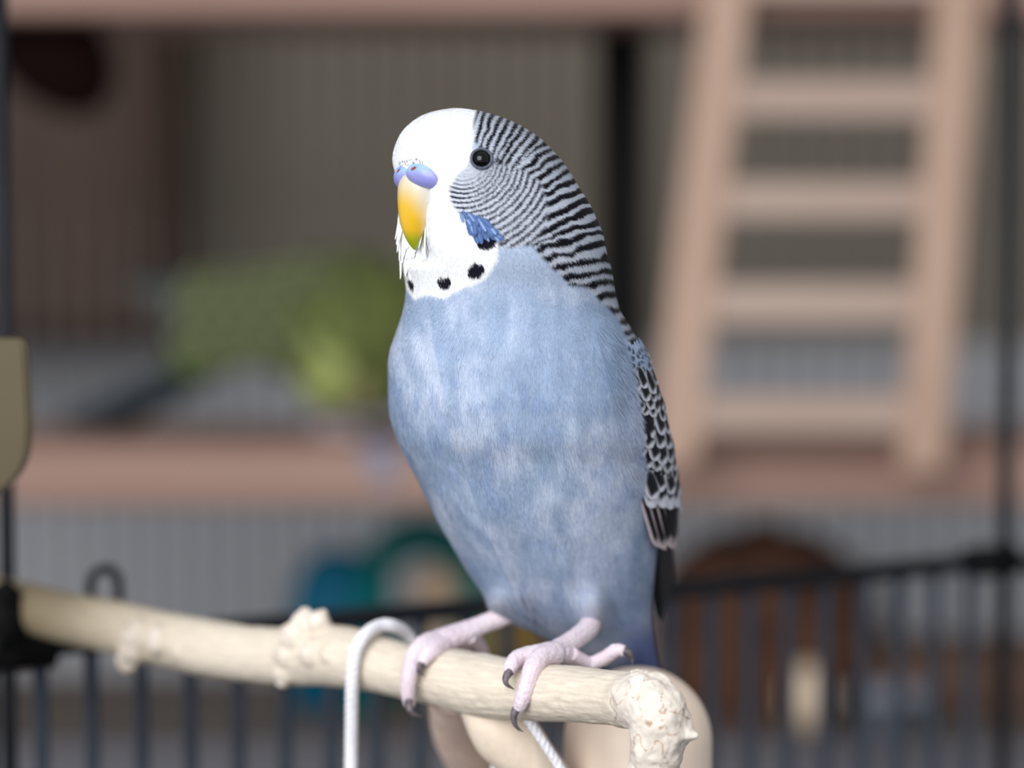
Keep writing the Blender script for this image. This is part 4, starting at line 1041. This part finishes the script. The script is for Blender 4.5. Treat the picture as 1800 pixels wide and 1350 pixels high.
cg = c1[None] * (1 - gn[:, None]) + c2[None] * gn[:, None]
fl_ = ss(.5, .1, xx)[:, None] * under[:, None]; cg = cg * (1 - fl_) + c3[None] * fl_
bright = np.exp(-(((v - G(565, 655, -.034)) / 0.014) ** 2).sum(1))[:, None]; cg = cg * (1 - bright) + c4_[None] * bright
scal = ss(.5, .62, .5 + .5 * np.sin((v[:, 0] + v[:, 2] * .8) * 330 + gs * 5))[:, None] * (1 - under[:, None]) * .8
cg = cg * (1 - scal) + lin((50, 58, 40))[None] * scal
mesh_np('body', v, f, M_body, gb, cols=np.clip(cg, 0, 1))
# wings: scalloped coverts and lifted flight feathers
gc_ = feather_mesh('green_covert', 120, 42, 'green_covert', 50, .3); gf_ = feather_mesh('green_flight', 420, 40, 'green_flight', 51, .2); gt_ = feather_mesh('green_tail', 640, 46, 'green_tail', 52, .2)
for side_ in (-1, 1):
    bm = bmesh.new()
    ball(bm, (0, 0, 0), 1, 28, 16)
    for q in list(bm.verts):
        lx, ly, lz = q.co
        q.co = Vector(G(480 + lx * 165, 535 - lx * 10 + lz * -1 * (70 + 22 * lx), side_ * (0.021 + .004 * ly) - .002 * side_ * lx))
    wv = np.array([list(q.co) for q in bm.verts]); wfc = [tuple(w_.index for w_ in q.verts) for q in bm.faces]; bm.free()
    gw = fbm(wv * 220, 81, 2)[:, None]
    wing = mesh_np('wing', wv, wfc, M_feather, gb, cols=lin((110, 118, 76))[None] * (1 - gw) + lin((70, 78, 50))[None] * gw)
    n_ = np.array([0, side_ * 1.0, .25])
    for r_ in range(5):
        for k in range(6):
            x, y = 600 - k * 46 - (r_ % 2) * 20, 470 + r_ * 34 + k * 3
            put('covert_feather', gc_, G(x, y, side_ * (.0262 + k * .0003)), G(x - 90, y + 34) - G(x, y), n_, wing)
    for k in range(6):
        p = G(440 - k * 6, 500 + k * 14, side_ * .0235); tq = G(215 + k * 16, 492 + k * 19, side_ * .012)
        put('flight_feather', gf_, p, tq - p, n_, wing, (1, np.linalg.norm(tq - p) / (420 * PX), 1))
for k in range(6):
    p = G(370, 630 + k * 6, (k - 2.5) * .003); tq = G(95 + k * 18, 748 + k * 3, (k - 2.5) * .004 - .004)
    put('tail_feather', gt_, p, tq - p, np.array([.25, -.55 + .2 * k, .8]), gb, (1, np.linalg.norm(tq - p) / (640 * PX), 1))
for off in (-.012, .012):
    bm = bmesh.new(); a = G(585, 700, off); foot = np.array([a[0] + .002, a[1], z_sh + .0016])
    tube(bm, [a, (a + foot) / 2 + [-.003, 0, 0], foot], [.004, .0022, .0018], 12)
    for dx, dy in ((.011, -.004), (.011, .004), (-.009, -.003), (-.009, .003)): tube(bm, [foot, foot + [dx * .6, dy, .0008], foot + [dx, dy * 1.4, -.0004]], [.0017, .0015, .0007], 10)
    v, nn, f = remesh(bm, 0.0004, 2); o = mesh_np('leg', v, f, M_skin, gb, cols=np.tile(lin((190, 170, 172)), (len(v), 1)))
bm = bmesh.new(); hp = G(640, 690, -.036); tube(bm, [hp + [-.004, .006, .003], hp + [0, 0, 0], hp + [.001, -.001, -.006], hp + [-.001, 0, -.010]], [.006, .0055, .0035, .0006], 16)
v, nn, f = remesh(bm, 0.0004, 3); mesh_np('beak', v, f, M_beak, gb, cols=np.tile(lin((120, 116, 78)), (len(v), 1)))
for sg in (-1, 1):
    bm = bmesh.new(); ball(bm, G(588 + sg * 34, 648, -.0335), .0032, 20, 14); bm_obj('eye', bm, M_eye, gb)
